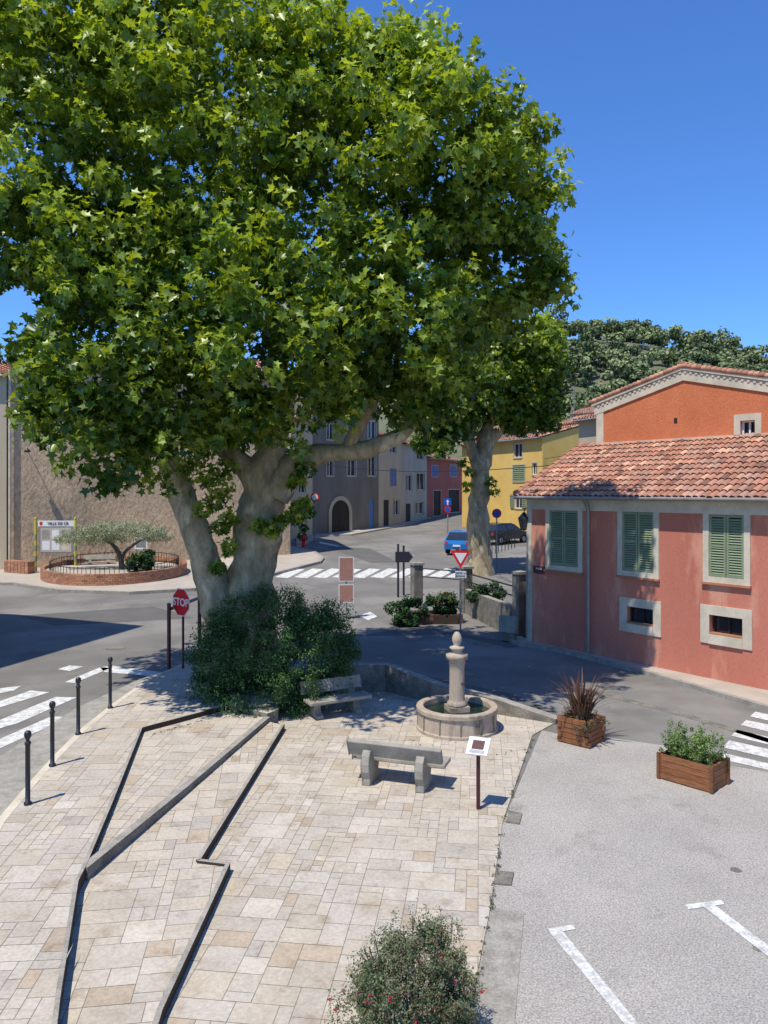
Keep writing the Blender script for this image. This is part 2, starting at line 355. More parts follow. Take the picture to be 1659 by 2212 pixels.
b=MB(); b.prism([gp(*p) for p in [(1110,1372),(1140,1388),(1659,1498),(2300,1640),(2400,1720),(1659,1532),(1400,1456),(1215,1408),(1120,1392)]],0,.11,m_pave); b.done('pavement')
b=MB(); b.ribbon([gp(*p) for p in [(1100,1385),(1120,1394),(1215,1410),(1400,1458),(1659,1535),(2400,1725)]],.16,0,.12,m_kerb); b.done('kerb')
fl=[(-120,1262),(30,1264),(130,1279),(280,1284),(420,1276),(520,1262),(600,1240),(690,1217),(697,1208),(680,1196),(640,1184),(600,1180),(-100,1228)]
b=MB(); b.prism([gp(*p) for p in fl],0,.13,m_pave,True); b.done('pavement')
b=MB(); pp=[gp(*p) for p in fl[:11]]; b.ribbon(pp,.22,[zt(p[1]) for p in pp],[zt(p[1])+.14 for p in pp],m_kerb); b.done('kerb')
st=[(640,1186),(690,1160),(760,1157),(870,1137),(935,1118),(1000,1106),(1000,1103),(640,1140)]
b=MB(); b.prism([gp(*p) for p in st],0,.13,m_pave,True); b.done('pavement')
# ------------------------------------------------------------------ facades
class Fac:
    def __init__(s,P,Q):
        s.P=Vector(P[:2]); s.d=(Vector(Q[:2])-s.P); s.L=s.d.length; s.d.normalize(); s.n=Vector((s.d.y,-s.d.x))
    def pt(s,t,z,o=0): q=s.P+s.d*t+s.n*o; return (q.x,q.y,z)
    def t(s,px):
        u=(px-CX)/F; return (u*s.P.y-s.P.x)/(s.d.x-u*s.d.y)
    def z(s,px,py): D=s.P.y+s.d.y*s.t(px); return H-(py-HZ)/F*D
    def rect(s,x0,x1,y0,y1): xm=(x0+x1)/2; return (s.t(x0),s.t(x1),s.z(xm,y1),s.z(xm,y0))
    def slab(s,b,t0,t1,z0,z1,o0,o1,mat,col=(1,1,1)):
        c=s.pt((t0+t1)/2,(z0+z1)/2,(o0+o1)/2); d=s.d*(t1-t0)/2; n=s.n*(o1-o0)/2
        b.obox(c,(d.x,d.y,0),(n.x,n.y,0),(0,0,(z1-z0)/2),mat,col)
    def wall(s,b,t0,t1,z0,z1,ops,mat,dep=.2):
        T=sorted({t0,t1,*[o[0] for o in ops],*[o[1] for o in ops]}); Z=sorted({z0,z1,*[o[2] for o in ops],*[o[3] for o in ops]})
        for a,c in zip(T[:-1],T[1:]):
            for e,g in zip(Z[:-1],Z[1:]):
                m,k=(a+c)/2,(e+g)/2
                if any(o[0]<m<o[1] and o[2]<k<o[3] for o in ops): continue
                b.poly([s.pt(a,e),s.pt(c,e),s.pt(c,g),s.pt(a,g)],mat)
        for o in ops:
            q=[(o[0],o[2]),(o[1],o[2]),(o[1],o[3]),(o[0],o[3])]
            for i in range(4):
                a,c=q[i],q[(i+1)%4]; b.poly([s.pt(*a),s.pt(*c),s.pt(*c,-dep),s.pt(*a,-dep)],mat)
            b.poly([s.pt(*k,-dep) for k in q],m_glass)
    def frame(s,b,o,w,pr,mat):
        s.slab(b,o[0]-w,o[0],o[2]-w,o[3]+w,0,pr,mat); s.slab(b,o[1],o[1]+w,o[2]-w,o[3]+w,0,pr,mat)
        s.slab(b,o[0],o[1],o[3],o[3]+w,0,pr,mat); s.slab(b,o[0],o[1],o[2]-w,o[2],0,pr+.03,mat)
    def casement(s,b,o,mat,dep=.16):
        w=.05; m=(o[0]+o[1])/2
        for a,c,e,g in ((o[0],o[0]+w,o[2],o[3]),(o[1]-w,o[1],o[2],o[3]),(o[0]+w,o[1]-w,o[2],o[2]+w),(o[0]+w,o[1]-w,o[3]-w,o[3]),(m-w/2,m+w/2,o[2]+w,o[3]-w)):
            s.slab(b,a,c,e,g,-dep,-dep+.05,mat)
    def shutter(s,b,t0,t1,z0,z1,mat,o=.0,sl=.07):
        w=.06; s.slab(b,t0,t0+w,z0,z1,o,o+.05,mat); s.slab(b,t1-w,t1,z0,z1,o,o+.05,mat)
        zm=(z0+z1)/2
        for e in (z0,zm-w/2,z1-w): s.slab(b,t0+w,t1-w,e,e+w,o,o+.048,mat)
        s.slab(b,t0+w,t1-w,z0+w,z1-w,o,o+.008,m_dark if sl<.12 else mat)
        k=z0+w
        while k<z1-w-.03:
            c=Vector(s.pt((t0+t1)/2,k+sl*.45,o+.026)); d=s.d*((t1-t0)/2-w)
            a=Vector((s.n.x*.6,s.n.y*.6,-.8)).normalized()*sl*.42; g=Vector((s.n.x*.8,s.n.y*.8,.6))*.006
            b.obox(c,(d.x,d.y,0),a,g,mat); k+=sl
def tiles(b,O,u,s,Lu,Ls,tw=.21,tl=.36,seg=4,var=.22):
    O=Vector(O);u=Vector(u).normalized();s=Vector(s).normalized();n=u.cross(s)
    if n.z<0:n=-n
    b.poly([O,O+u*Lu,O+u*Lu+s*Ls,O+s*Ls],m_tiled)
    nu=int(Lu/tw);ns=int(math.ceil(Ls/tl))
    for j in range(ns):
        for i in range(nu):
            t=random.gauss(1,var*.6); w=random.random(); col=(t,t*(1+.35*w*w),t*(1+.55*w*w))
            if random.random()<.1: col=(t*.55,t*.6,t*.65)
            if random.random()<.12: col=(t*1.35,t*1.7,t*1.75)
            jx=random.gauss(0,.006)
            c0=O+u*((i+.5)*tw+jx)+s*(j*tl-.05+random.gauss(0,.012)); c1=O+u*((i+.5)*tw+jx)+s*((j+1)*tl)
            vs=[]
            for c,r,h in ((c0,tw*.46,.045),(c1,tw*.38,.01)):
                for k in range(seg+1):
                    a=math.pi*k/seg; vs.append(c+u*(-math.cos(a)*r)+n*(math.sin(a)*r*.75+h))
            fs=[(k,k+1,seg+2+k,seg+1+k) for k in range(seg)]
            b.add(vs,fs,m_tile,True,col)
            b.add(vs[:seg+1],[list(range(seg+1))],m_tiled)
# ------------------------------------------------------------------ red house
fa=Fac(HP0,HP0+HD*15); red=empty('red_house')
WL=15.0; ZE=5.08; DEP=3.3
ops=[];shut=[fa.rect(1188,1250,1103,1223),fa.rect(1345,1413,1106,1235),fa.rect(1532,1608,1112,1248)]
e=shut[2][0]-shut[1][0]; shut.append((shut[2][0]+e*1.3,shut[2][1]+e*1.3,shut[2][2],shut[2][3]))
small=[fa.rect(1355,1412,1313,1350),fa.rect(1533,1605,1332,1375)]
ops=shut+small
b=MB(); fa.wall(b,0,WL,-.1,ZE-.02,ops,m_red,.22)
d3=Vector((fa.d.x,fa.d.y,0))
def P3(t,p,z): q=fa.P+fa.d*t-fa.n*p; return Vector((q.x,q.y,z))
ZR=6.93
b.poly([P3(0,0,-.1),P3(0,DEP,-.1),P3(0,DEP,ZR-.05),P3(0,0,ZE-.02)],m_red); b.poly([P3(WL,0,-.1),P3(WL,DEP,-.1),P3(WL,DEP,ZR-.05),P3(WL,0,ZE-.02)],m_red)
b.done('lower_walls',red)
b=MB()
fa.slab(b,-.02,WL,ZE-.42,ZE-.03,0,.035,m_cream)
fa.slab(b,-.02,.2,-.1,ZE-.42,0,.035,m_cream)
for o in shut: fa.slab(b,o[0]-.17,o[0],o[2]-.16,ZE-.42,0,.036,m_cream); fa.slab(b,o[1],o[1]+.17,o[2]-.16,ZE-.42,0,.036,m_cream); fa.slab(b,o[0],o[1],o[2]-.16,o[2],0,.036,m_cream); fa.slab(b,o[0],o[1],o[3],ZE-.42,0,.036,m_cream)
for o in shut: fa.slab(b,o[0]-.2,o[1]+.2,o[2]-.22,o[2]-.16,0,.09,m_terra)
for o in small: fa.frame(b,o,.26,.036,m_cream); fa.slab(b,o[0],o[1],o[2]+.002,o[2]+.05,-.2,.03,m_terra)
b.done('trim',red)
b=MB()
for o in shut:
    m=(o[0]+o[1])/2; fa.shutter(b,o[0]+.01,m-.01,o[2]+.01,o[3]-.01,m_green,-.03); fa.shutter(b,m+.01,o[1]-.01,o[2]+.01,o[3]-.01,m_green,-.03)
b.done('shutters',red)
b=MB()
for o in small: fa.casement(b,o,m_dark,.2)
b.done('window_frames',red)
b=MB(); ov=.35; run=DEP+ov; rise=(ZR-ZE); sv=(Vector((-fa.n.x*run,-fa.n.y*run,rise)))
tiles(b,P3(-.25,-ov,ZE+.02),d3,sv,WL+.25,sv.length)
vs=P3(-.25,-ov,ZE+.05)
for i in range(11): 
    q=vs+sv*(i/11); r=vs+sv*((i+1.12)/11)
    b.tube([q+Vector((0,0,.06)),r+Vector((0,0,.03))],[.12,.10],m_tile,8)
b.done('tile_roof',red)
b=MB()
fa.slab(b,-.25,WL,ZE-.02,ZE+.03,0,ov-.02,m_cream)
b.tube([P3(-.25,-ov-.04,ZE-.01),P3(WL,-ov-.04,ZE-.01)],.065,m_zinc,8)
t=fa.t(1275); b.tube([P3(t,-ov,ZE-.02),P3(t,-.15,ZE-.25),P3(t,-.10,ZE-.45),P3(t,-.10,.15)],.055,m_zinc,8)
t=.06; b.tube([P3(t,-.1,3.2),P3(t-.03,-.1,.2)],.025,m_zinc,6)
b.done('gutter_and_downpipe',red)
g=Fac(P3(.38,DEP,0).to_2d(),P3(15,DEP,0).to_2d()); gl=7.0; ap=gl/2; ze=8.50; za=9.38
win=g.rect(1600,1632,908,950)
b=MB()
g.wall(b,0,gl,4.,ze-.25,[ (win[0],win[1],win[2],win[3]) ],m_orange,.2)
b.poly([g.pt(0,ze-.25),g.pt(gl,ze-.25),g.pt(gl,ze-.05),g.pt(ap,za-.05),g.pt(0,ze-.05)],m_orange)
def GP(t,p,z): return Vector(g.pt(t,z,-p))
b.poly([GP(0,0,4),GP(0,10,4),GP(0,10,ze-.05),GP(0,0,ze-.05)],m_cream); b.poly([GP(gl,0,0),GP(gl,10,0),GP(gl,10,ze-.05),GP(gl,0,ze-.05)],m_orange)
b.poly([GP(0,10,0),GP(gl,10,0),GP(gl,10,ze-.05),GP(ap,10,za-.05),GP(0,10,ze-.05)],m_orange)
b.done('upper_walls',red)
b=MB()
g.slab(b,-.02,.3,ZR-.1,ze-.3,0,.04,m_cream); g.slab(b,gl-.3,gl+.02,ZR-.1,ze-.3,0,.04,m_cream); g.slab(b,.3,gl-.3,ZR-.1,ZR+.12,0,.04,m_cream)
def verge(ta,zA,tb,zB,dz,o0,o1,mat):
    a=[g.pt(ta,zA,o0),g.pt(tb,zB,o0),g.pt(tb,zB,o1),g.pt(ta,zA,o1)]; c=[(x,y,z-dz) for x,y,z in a]
    b.add(a+c,[(0,1,2,3),(4,5,6,7),(0,1,5,4),(2,3,7,6),(0,3,7,4),(1,2,6,5)],mat)
verge(-.1,ze,ap,za,.42,.0,.05,m_cream); verge(ap,za,gl+.1,ze,.42,.0,.05,m_cream)
verge(-.2,ze,ap,za+.03,.10,.05,.10,m_cream); verge(ap,za+.03,gl+.2,ze,.10,.05,.10,m_cream)
for sgn in (0,1):
    for i in range(18):
        k=(i+.5)/18; t=ap*k if sgn==0 else gl-ap*k; z=ze-.13+(za-ze)*k
        b.tube([g.pt(t,z,.05),g.pt(t,z,.075)],.05,m_cream,8)
g.frame(b,win,.2,.04,m_cream); g.casement(b,win,m_swhite,.15)
hh=g.rect(1456,1463,903,914); g.slab(b,*hh,0,.012,m_dark)
b.done('gable_trim',red)
b=MB()
s1=GP(ap,0,za)-GP(-.25,0,ze-.05); s2=GP(ap,0,za)-GP(gl+.25,0,ze-.05); back=Vector((-g.n.x,-g.n.y,0))
tiles(b,GP(-.25,-.08,ze-.02),back,s1,10.2,s1.length,seg=3); tiles(b,GP(gl+.25,-.08,ze-.02),back,s2,10.2,s2.length,seg=3)
b.tube([GP(ap,-.1,za+.08),GP(ap,10.1,za+.08)],.13,m_tile,8)
for i in range(22):
    for a,c in ((GP(-.3,-.05,ze),GP(ap,-.05,za+.02)),(GP(gl+.3,-.05,ze),GP(ap,-.05,za+.02))):
        q=a+(c-a)*(i/22); r=a+(c-a)*((i+1.1)/22); t=random.uniform(.7,1.4); n0=len(b.f); b.tube([q+Vector((0,0,.06)),r+Vector((0,0,.03))],[.1,.085],m_tile,7)
        for z in range(n0,len(b.f)): b.col[z]=(t,t*1.1,t*1.1)
b.done('gable_roof',red)
b=MB(); pl=fa.rect(1153,1177,1223,1239); fa.slab(b,*pl,.0,.02,m_maroon); pq=b.done('name_plate'); 
text('PLACE',.09,fa.pt((pl[0]+pl[1])/2,(pl[2]+pl[3])/2+.04,.024),fa.n,m_swhite,pq)
b=MB(); lc=at(1132,1128,26.9)
b.tube([Vector(fa.pt(.05,lc.z+.45,.0)),Vector((lc.x+.02,lc.y,lc.z+.5)),Vector((lc.x,lc.y,lc.z+.34))],.018,m_black,6)
b.lathe((lc.x,lc.y,lc.z),[(.02,-.3),(.1,-.27),(.11,-.25)],m_black,6,False); b.lathe((lc.x,lc.y,lc.z),[(.11,-.25),(.19,.12)],m_glass,6,False)
b.lathe((lc.x,lc.y,lc.z),[(.22,.12),(.21,.15),(.1,.27),(.05,.34),(.001,.36)],m_black,6,False)
for k in range(6):
    a=math.pi*k/3; b.tube([(lc.x+.112*math.cos(a),lc.y+.112*math.sin(a),lc.z-.25),(lc.x+.195*math.cos(a),lc.y+.195*math.sin(a),lc.z+.12)],.012,m_black,4)
b.done('wall_lantern')
# ------------------------------------------------------------------ town houses
def house(name,P,Q,ztop,depth,wm,ops,rise=1.6,zb=None,auto=None,trim=m_creamw):
    f=Fac(P,Q); e=empty(name); z0=(min(zt(f.P.y),zt(f.P.y+f.d.y*f.L))-.3) if zb is None else zb
    R=[];b=MB();tr=MB()
    for o in ops:
        kind=o[0]; r=f.rect(*o[1:5])
        if r[1]>f.L-.05: r=(r[0]-(r[1]-f.L+.1),f.L-.1,r[2],r[3])
        if r[0]<.05: r=(.1,max(r[1],.3),r[2],r[3])
        R.append((kind,r))
    if auto:
        rows,cols,w,h=auto
        for i in range(rows):
            for j in range(cols):
                t=f.L*(j+.5)/cols; z=z0+1.3+(ztop-z0-1.0)*(i)/rows; R.append(('win',(t-w/2,t+w/2,z,z+h)))
    f.wall(b,0,f.L,z0,ztop,[r for _,r in R],wm,.18)
    pt=lambda t,p,z:Vector(f.pt(t,z,-p))
    for t in (0,f.L): b.poly([pt(t,0,z0),pt(t,depth,z0),pt(t,depth,ztop),pt(t,depth/2,ztop+rise-.05),pt(t,0,ztop)],wm)
    b.poly([pt(0,depth,z0),pt(f.L,depth,z0),pt(f.L,depth,ztop),pt(0,depth,ztop)],wm)
    b.done('walls',e)
    for k,r in R:
        m=(r[0]+r[1])/2
        if k=='win': f.frame(tr,r,.1,.03,trim); f.casement(tr,r,m_swhite,.14)
        elif k=='door': f.frame(tr,r,.1,.03,trim); f.slab(tr,r[0],r[1],r[2],r[3],-.14,-.08,m_dark); f.slab(tr,m-.015,m+.015,r[2],r[3],-.08,-.07,m_black)
        elif k=='bdoor': f.slab(tr,r[0],r[1],r[2],r[3],-.14,-.06,m_blue)
        elif k in('bsh','gsh'):
            mm=m_lilac if k=='bsh' else m_green; f.frame(tr,r,.08,.03,trim)
            f.shutter(tr,r[0],m-.01,r[2],r[3],mm,-.04,.16); f.shutter(tr,m+.01,r[1],r[2],r[3],mm,-.04,.16)
        elif k=='osh':
            w=m-r[0]; f.frame(tr,r,.08,.03,trim); f.casement(tr,r,m_swhite,.14); f.shutter(tr,r[0]-w-.06,r[0]-.06,r[2],r[3],m_green,.035,.16); f.shutter(tr,r[1]+.06,r[1]+w+.06,r[2],r[3],m_green,.035,.16)
    f.slab(tr,-.02,f.L+.02,ztop-.12,ztop-.02,0,.14,trim)
    tr.done('windows_and_doors',e)
    rf=MB(); d=Vector((f.d.x,f.d.y,0))
    s=pt(0,depth/2,ztop+rise)-pt(0,-.35,ztop-.05); tiles(rf,pt(-.1,-.35,ztop-.02),d,s,f.L+.2,s.length,.3,.5,3)
    s=pt(0,depth/2,ztop+rise)-pt(0,depth+.35,ztop-.05); tiles(rf,pt(-.1,depth+.35,ztop-.02),d,s,f.L+.2,s.length,.3,.5,3)
    rf.tube([pt(-.1,-.42,ztop-.05),pt(f.L+.1,-.42,ztop-.05)],.07,m_zinc,6)
    rf.done('tile_roof',e)
    return f,e
f,e=house('rendered_house',(-21.6,44.6),(-6.2,51.2),12.7,10,m_rough,[],1.8)
b=MB(); c=f.t(60); zl=f.z(60,975); b.tube([f.pt(c,zl,0),f.pt(c,zl+.15,.4),f.pt(c,zl+.1,.7)],.03,m_black,6); b.lathe(Vector(f.pt(c,zl,.75)),[(.02,.12),(.14,.05),(.2,-.06),(.01,-.1)],m_black,10); b.done('wall_lamp')
house('cream_house',(-31,43.0),(-21.7,44.45),11.9,8,m_creamw,[],1.2,auto=(4,3,1.0,1.6))
b=MB(); b.tube([(-21.5,44.45,12.2),(-21.5,44.45,.9)],.08,m_cream,8); b.done('drain_pipe')
house('corner_house',(-15.9,18.6),(-13.8,26.0),12.0,12,m_creamw,[],1.0,auto=(4,3,1.0,1.6))
Pg=gp(675,1158);Qg=gp(818,1142);Qc=gp(870,1132);Qw=gp(922,1121);Qp=gp(1000,1106)
house('cream_house',gp(628,1168),gp(675,1158.5),11.0,9,m_creamw,[('win',645,660,1040,1065)],1.3)
f,e=house('gray_house',Pg,Qg,13.2,10,m_grayw,[('win',706,720,992,1028),('win',750,768,985,1028),('win',795,811,985,1028),('win',706,720,915,950),('win',750,768,910,948),('win',795,811,910,948),('win',706,720,840,868),('win',750,768,842,875),('win',795,811,848,880),('bdoor',797,807,1080,1144)],1.4)
b=MB(); c=(f.t(710)+f.t(758))/2; w=(f.t(758)-f.t(710))/2; zb=f.z(734,1152); zs=zb+1.75
arc=[(c+w*.80*math.cos(a),zs+w*.80*math.sin(a)) for a in np.linspace(0,math.pi,15)]; arco=[(c+w*1.05*math.cos(a),zs+w*1.05*math.sin(a)) for a in np.linspace(0,math.pi,15)]
pin=[(c+w*.8,zb)]+arc+[(c-w*.8,zb)]; po=[(c+w*1.05,zb)]+arco+[(c-w*1.05,zb)]
b.poly([f.pt(t,z,.02) for t,z in pin],m_dark)
for i in range(len(pin)-1):
    q=[pin[i],pin[i+1],po[i+1],po[i]]; vs=[f.pt(t,z,.01) for t,z in q]+[f.pt(t,z,.1) for t,z in q]
    b.add(vs,[(4,5,6,7),(0,1,5,4),(2,3,7,6),(0,3,7,4)],m_creamw)
for k in (-.4,0,.4): f.slab(b,c+k*w-.02,c+k*w+.02,zb,zs+w*.6,.02,.035,m_black)
b.done('arched_door',e)
house('cream_house',Qg,Qc,10.2,9,m_creamw,[('bsh',842,856,1012,1050),('win',842,856,957,978),('door',828,840,1080,1136),('win',850,862,1080,1112)],1.3)
house('pale_house',Qc,Qw,9.9,9,m_whitew,[('win',900,917,1022,1058),('win',877,890,1026,1060),('win',896,914,1085,1110),('win',900,915,972,992),('door',876,887,1088,1131)],1.3)
house('pink_house',Qw,Qp,8.8,9,m_pinkw,[('bsh',932,946,1006,1030),('bsh',972,986,1005,1029),('door',936,952,1060,1114),('door',968,992,1058,1106)],1.2)
house('cream_house',at(735,1000,84)[:2],at(800,1000,86)[:2],18.6,9,m_creamw,[('win',745,755,795,812)],1.3)
house('yellow_house',at(998,1000,73)[:2],at(1172,1000,62)[:2],9.6,9,m_yellw,[('win',1110,1128,958,988),('gsh',1108,1134,1005,1040),('win',1030,1046,965,990),('gsh',1030,1048,1010,1045),('osh',1112,1128,1068,1098),('win',1150,1160,1000,1025)],1.2)
house('gray_house',at(1168,1000,64)[:2],at(1245,1000,66)[:2],10.0,9,m_grayw,[('win',1180,1190,985,1010),('win',1215,1226,985,1010)],1.6)
house('pale_house',at(1195,1000,96)[:2],at(1290,1000,90)[:2],13.2,9,m_whitew,[('win',1205,1215,925,940)],1.6)
house('pale_house',at(1232,1000,120)[:2],at(1300,1000,116)[:2],17.2,8,m_whitew,[('win',1240,1248,895,905)],1.2)
house('cream_house',at(1250,1000,52)[:2],at(1340,1000,48)[:2],10.0,9,m_creamw,[],1.2)
b=MB(); p0=at(1240,890,118); b.tube([p0,p0+Vector((0,0,4))],.05,m_zinc,5)
for k in (2.6,3.1,3.6): b.tube([p0+Vector((-.8,0,k)),p0+Vector((.8,0,k))],.03,m_zinc,4)
b.done('antenna')
def cable(a,c,sag,name='overhead_cable'):
    b=MB(); pts=[a.lerp(c,i/16)-Vector((0,0,sag*4*(i/16)*(1-i/16))) for i in range(17)]; b.tube(pts,.018,m_black,4); b.done(name)
cable(at(690,1000,64),at(1228,1002,32),.5); cable(at(925,985,80),at(1215,985,60),.6)
# ------------------------------------------------------------------ hill
def ridge(x):
    return float(np.interp(x,[-140,-60,0,67,100,122,145,162,190,260,500],[4,30,54,66,64,59,51,42,34,28,24]))
def hz(x,y):
    s=min(max((y-165)/160,0),1); s=s*s*(3-2*s)
    if y>340: s*=max(0,1-(y-340)/200)
    return 4.4+ridge(x)*s*.97+noise.noise(Vector((x*.02,y*.02,0)))*3*s
xs=np.arange(-260,520,13); yy=np.arange(160,560,13); vs=[(float(x),float(y),hz(x,y)) for y in yy for x in xs]; nx=len(xs)
b=MB(); b.add(vs,[(j*nx+i,j*nx+i+1,(j+1)*nx+i+1,(j+1)*nx+i) for j in range(len(yy)-1) for i in range(nx-1)],m_earth,True); b.done('hill')
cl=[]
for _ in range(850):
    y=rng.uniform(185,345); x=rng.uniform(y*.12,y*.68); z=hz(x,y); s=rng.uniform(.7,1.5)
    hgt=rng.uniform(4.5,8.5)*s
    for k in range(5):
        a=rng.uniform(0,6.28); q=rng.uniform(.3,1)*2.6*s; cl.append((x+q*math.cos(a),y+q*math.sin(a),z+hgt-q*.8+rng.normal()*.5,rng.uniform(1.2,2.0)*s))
foliage('pine_forest',np.array(cl),34,.7,1.3,(.065,.095,.05),(.32,.37,.17),BR_V,BR_F,m_far,flat=.7,shell=.5,rnd=.4,cv=.3,grp=5,up=.3)  # leaf colours lightened, distance haze is painted into them
cl=[]
for _ in range(150):
    y=rng.uniform(125,175); x=y*rng.uniform(.2,.5); z=4.4+max(0,(y-120)*.13)
    hgt=rng.uniform(4,8)
    for k in range(6): cl.append((x+rng.normal()*1.8,y+rng.normal()*1.8,z+hgt+rng.normal()*1.6,rng.uniform(1.2,2.2)))
foliage('distant_trees',np.array(cl),60,.5,.9,(.045,.11,.022),(.26,.42,.08),BR_V,BR_F,m_far,flat=.8,shell=.5,rnd=.5,cv=.25,grp=6)
# ------------------------------------------------------------------ main plane tree
tree=empty('plane_tree')
def px_tube(b,L,D,mat,n=14,jit=.35):
    P=[];R=[]
    for i in range(len(L)-1):
        a=L[i];c=L[i+1]
        for k in range(5):
            t=k/5; P.append(at(a[0]+(c[0]-a[0])*t,a[1]+(c[1]-a[1])*t,(a[3] if len(a)>3 else D)*(1-t)+(c[3] if len(c)>3 else D)*t)); R.append(a[2]+(c[2]-a[2])*t)
    a=L[-1]; P.append(at(a[0],a[1],a[3] if len(a)>3 else D)); R.append(a[2])
    for _ in range(3):
        P=[P[0]]+[(P[i-1]+P[i]*2+P[i+1])/4 for i in range(1,len(P)-1)]+[P[-1]]
        R=[R[0]]+[(R[i-1]+R[i]*2+R[i+1])/4 for i in range(1,len(R)-1)]+[R[-1]]
    b.tube(P,R,mat,n,True,jit)
b=MB()
px_tube(b,[(530,1500,1.2),(525,1420,1.0),(530,1330,.82),(545,1270,.64),(560,1180,.57),(568,1090,.54),(578,1010,.48),(590,960,.35)],20.5,m_bark,28,.5)
px_tube(b,[(500,1360,.65),(468,1290,.48),(446,1210,.40),(410,1120,.34),(376,1040,.30),(358,960,.26),(330,860,.2),(290,740,.12)],20.3,m_bark,20,.5)
px_tube(b,[(560,1060,.38),(530,1005,.28),(480,968,.22),(425,945,.18,20),(360,900,.15,19.5),(250,850,.1,19)],20.4,m_bark)
px_tube(b,[(575,1060,.45),(592,980,.34),(605,900,.28),(600,780,.22,20),(580,600,.14,19.5),(560,400,.08,19)],20.6,m_bark)
px_tube(b,[(590,1070,.42),(635,1000,.34),(700,975,.26),(770,978,.24),(840,955,.22),(885,925,.2),(900,870,.15),(960,760,.1)],20.3,m_bark)
px_tube(b,[(745,980,.2),(785,900,.2),(812,850,.18),(822,780,.15),(840,640,.09)],20.3,m_bark)
px_tube(b,[(590,930,.2),(650,800,.17),(700,700,.13,19),(760,600,.09,18.5)],20.5,m_bark)
px_tube(b,[(590,960,.2),(560,880,.16),(540,780,.1)],19.8,m_bark)
px_tube(b,[(820,790,.12),(920,640,.1),(1030,520,.07),(1100,400,.04)],20.2,m_bark)
px_tube(b,[(370,1000,.15),(330,950,.1),(240,900,.07,18.5)],20.0,m_bark)
px_tube(b,[(640,820,.1,19.5),(700,690,.07,17.5),(730,620,.04,17)],20.2,m_bark); px_tube(b,[(690,720,.06,18),(740,650,.04,17),(760,600,.03,16.6)],19,m_bark)
b.done('trunk',tree)
def el(px,py,D,rx,rz,ry): return (tuple(at(px,py,D)),rx,ry,rz)
E=[el(80,260,19,3.2,3.7,3.3),el(450,300,20,3.9,3.4,4.2),el(740,420,20,3.4,3.9,4.0),el(930,360,19.5,2.2,2.4,2.6),el(220,540,18.5,2.5,1.8,2.8),
   el(300,800,17.8,2.1,2.3,2.7),el(590,720,17.8,2.4,2.15,2.8),el(830,680,18.6,2.2,2.0,2.7),el(1082,490,20.4,1.4,2.8,2.0),el(330,40,20,1.6,1.5,2.6),
   el(650,190,20.5,2.2,1.5,2.6),el(840,200,20,1.2,1.1,2),el(265,975,17.6,.75,.75,1.3),el(920,870,19.5,.75,.8,1.2),el(1140,605,20.4,.9,.8,1.2),el(1122,335,20.4,.9,1.0,1.2),
   el(985,235,19.5,.5,.8,1),el(150,880,18.2,.65,1.0,1.2),el(500,915,18.6,1.3,.4,1.2),el(700,860,18.8,.8,.45,1.2),el(110,60,19,2.2,1.9,2.5),el(30,755,18.2,.35,.12,.5),el(110,735,18.2,.6,.4,.8)]
cl=clumps_on(E,1.02,.38,.78)
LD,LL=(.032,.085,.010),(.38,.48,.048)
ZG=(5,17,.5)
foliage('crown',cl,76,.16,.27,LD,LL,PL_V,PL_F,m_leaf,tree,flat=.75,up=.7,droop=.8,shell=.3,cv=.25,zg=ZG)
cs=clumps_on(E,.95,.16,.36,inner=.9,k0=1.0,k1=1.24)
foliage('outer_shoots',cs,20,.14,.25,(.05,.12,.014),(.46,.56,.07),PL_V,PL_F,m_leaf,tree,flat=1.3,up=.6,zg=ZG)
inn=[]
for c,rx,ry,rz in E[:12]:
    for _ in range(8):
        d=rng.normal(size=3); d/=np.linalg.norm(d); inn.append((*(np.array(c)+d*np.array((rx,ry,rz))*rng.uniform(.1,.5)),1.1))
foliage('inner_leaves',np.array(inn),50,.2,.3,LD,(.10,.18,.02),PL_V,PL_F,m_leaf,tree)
sp=[(*at(x,y,19.7),r) for x,y,r in ((470,1225,.22),(490,1180,.25),(495,1120,.3),(480,1050,.4),(560,1135,.25),(600,1130,.28),(640,1110,.3),(655,1090,.25),(590,1145,.2),(450,1030,.4),(470,1080,.35),(440,1100,.3),(490,1010,.3),(475,1140,.25),(430,985,.35),(400,1010,.25),(660,1010,.3),(640,1040,.25))]
foliage('trunk_sprouts',np.array(sp),60,.13,.22,LD,LL,PL_V,PL_F,m_leaf,tree)
tree2=empty('plane_tree')
b=MB()
px_tube(b,[(1040,1250,.85),(1035,1200,.66),(1032,1120,.58),(1035,1050,.55),(1042,990,.56),(1050,945,.46),(1062,900,.3),(1080,820,.2)],43.5,m_bark)
px_tube(b,[(1035,1010,.4),(1020,970,.35),(1000,920,.28),(980,850,.2)],43.3,m_bark)
px_tube(b,[(1048,970,.35),(1075,930,.3),(1110,890,.22)],43.3,m_bark)
b.done('trunk',tree2)
E2=[el(1060,800,43,3.3,3.0,3.5),el(1150,790,43,1.6,2.6,3),el(960,890,42.5,1.6,1.6,2),el(1130,905,43,1.7,.6,1.6),el(1010,740,43,2.4,1.6,3),el(1180,850,43,.7,1.0,1.5),el(935,960,42,.7,.6,1)]
cl=clumps_on(E2,1.3,.5,.9)
foliage('crown',cl,60,.22,.38,LD,LL,PL_V,PL_F,m_leaf,tree2,zg=(7,16,.5))
foliage('trunk_sprouts',np.array([(*at(x,y,42.9),.35) for x,y in((1015,1020),(1060,1040),(1010,1050),(1068,1060),(1000,1000))]),30,.2,.34,LD,LL,PL_V,PL_F,m_leaf,tree2)
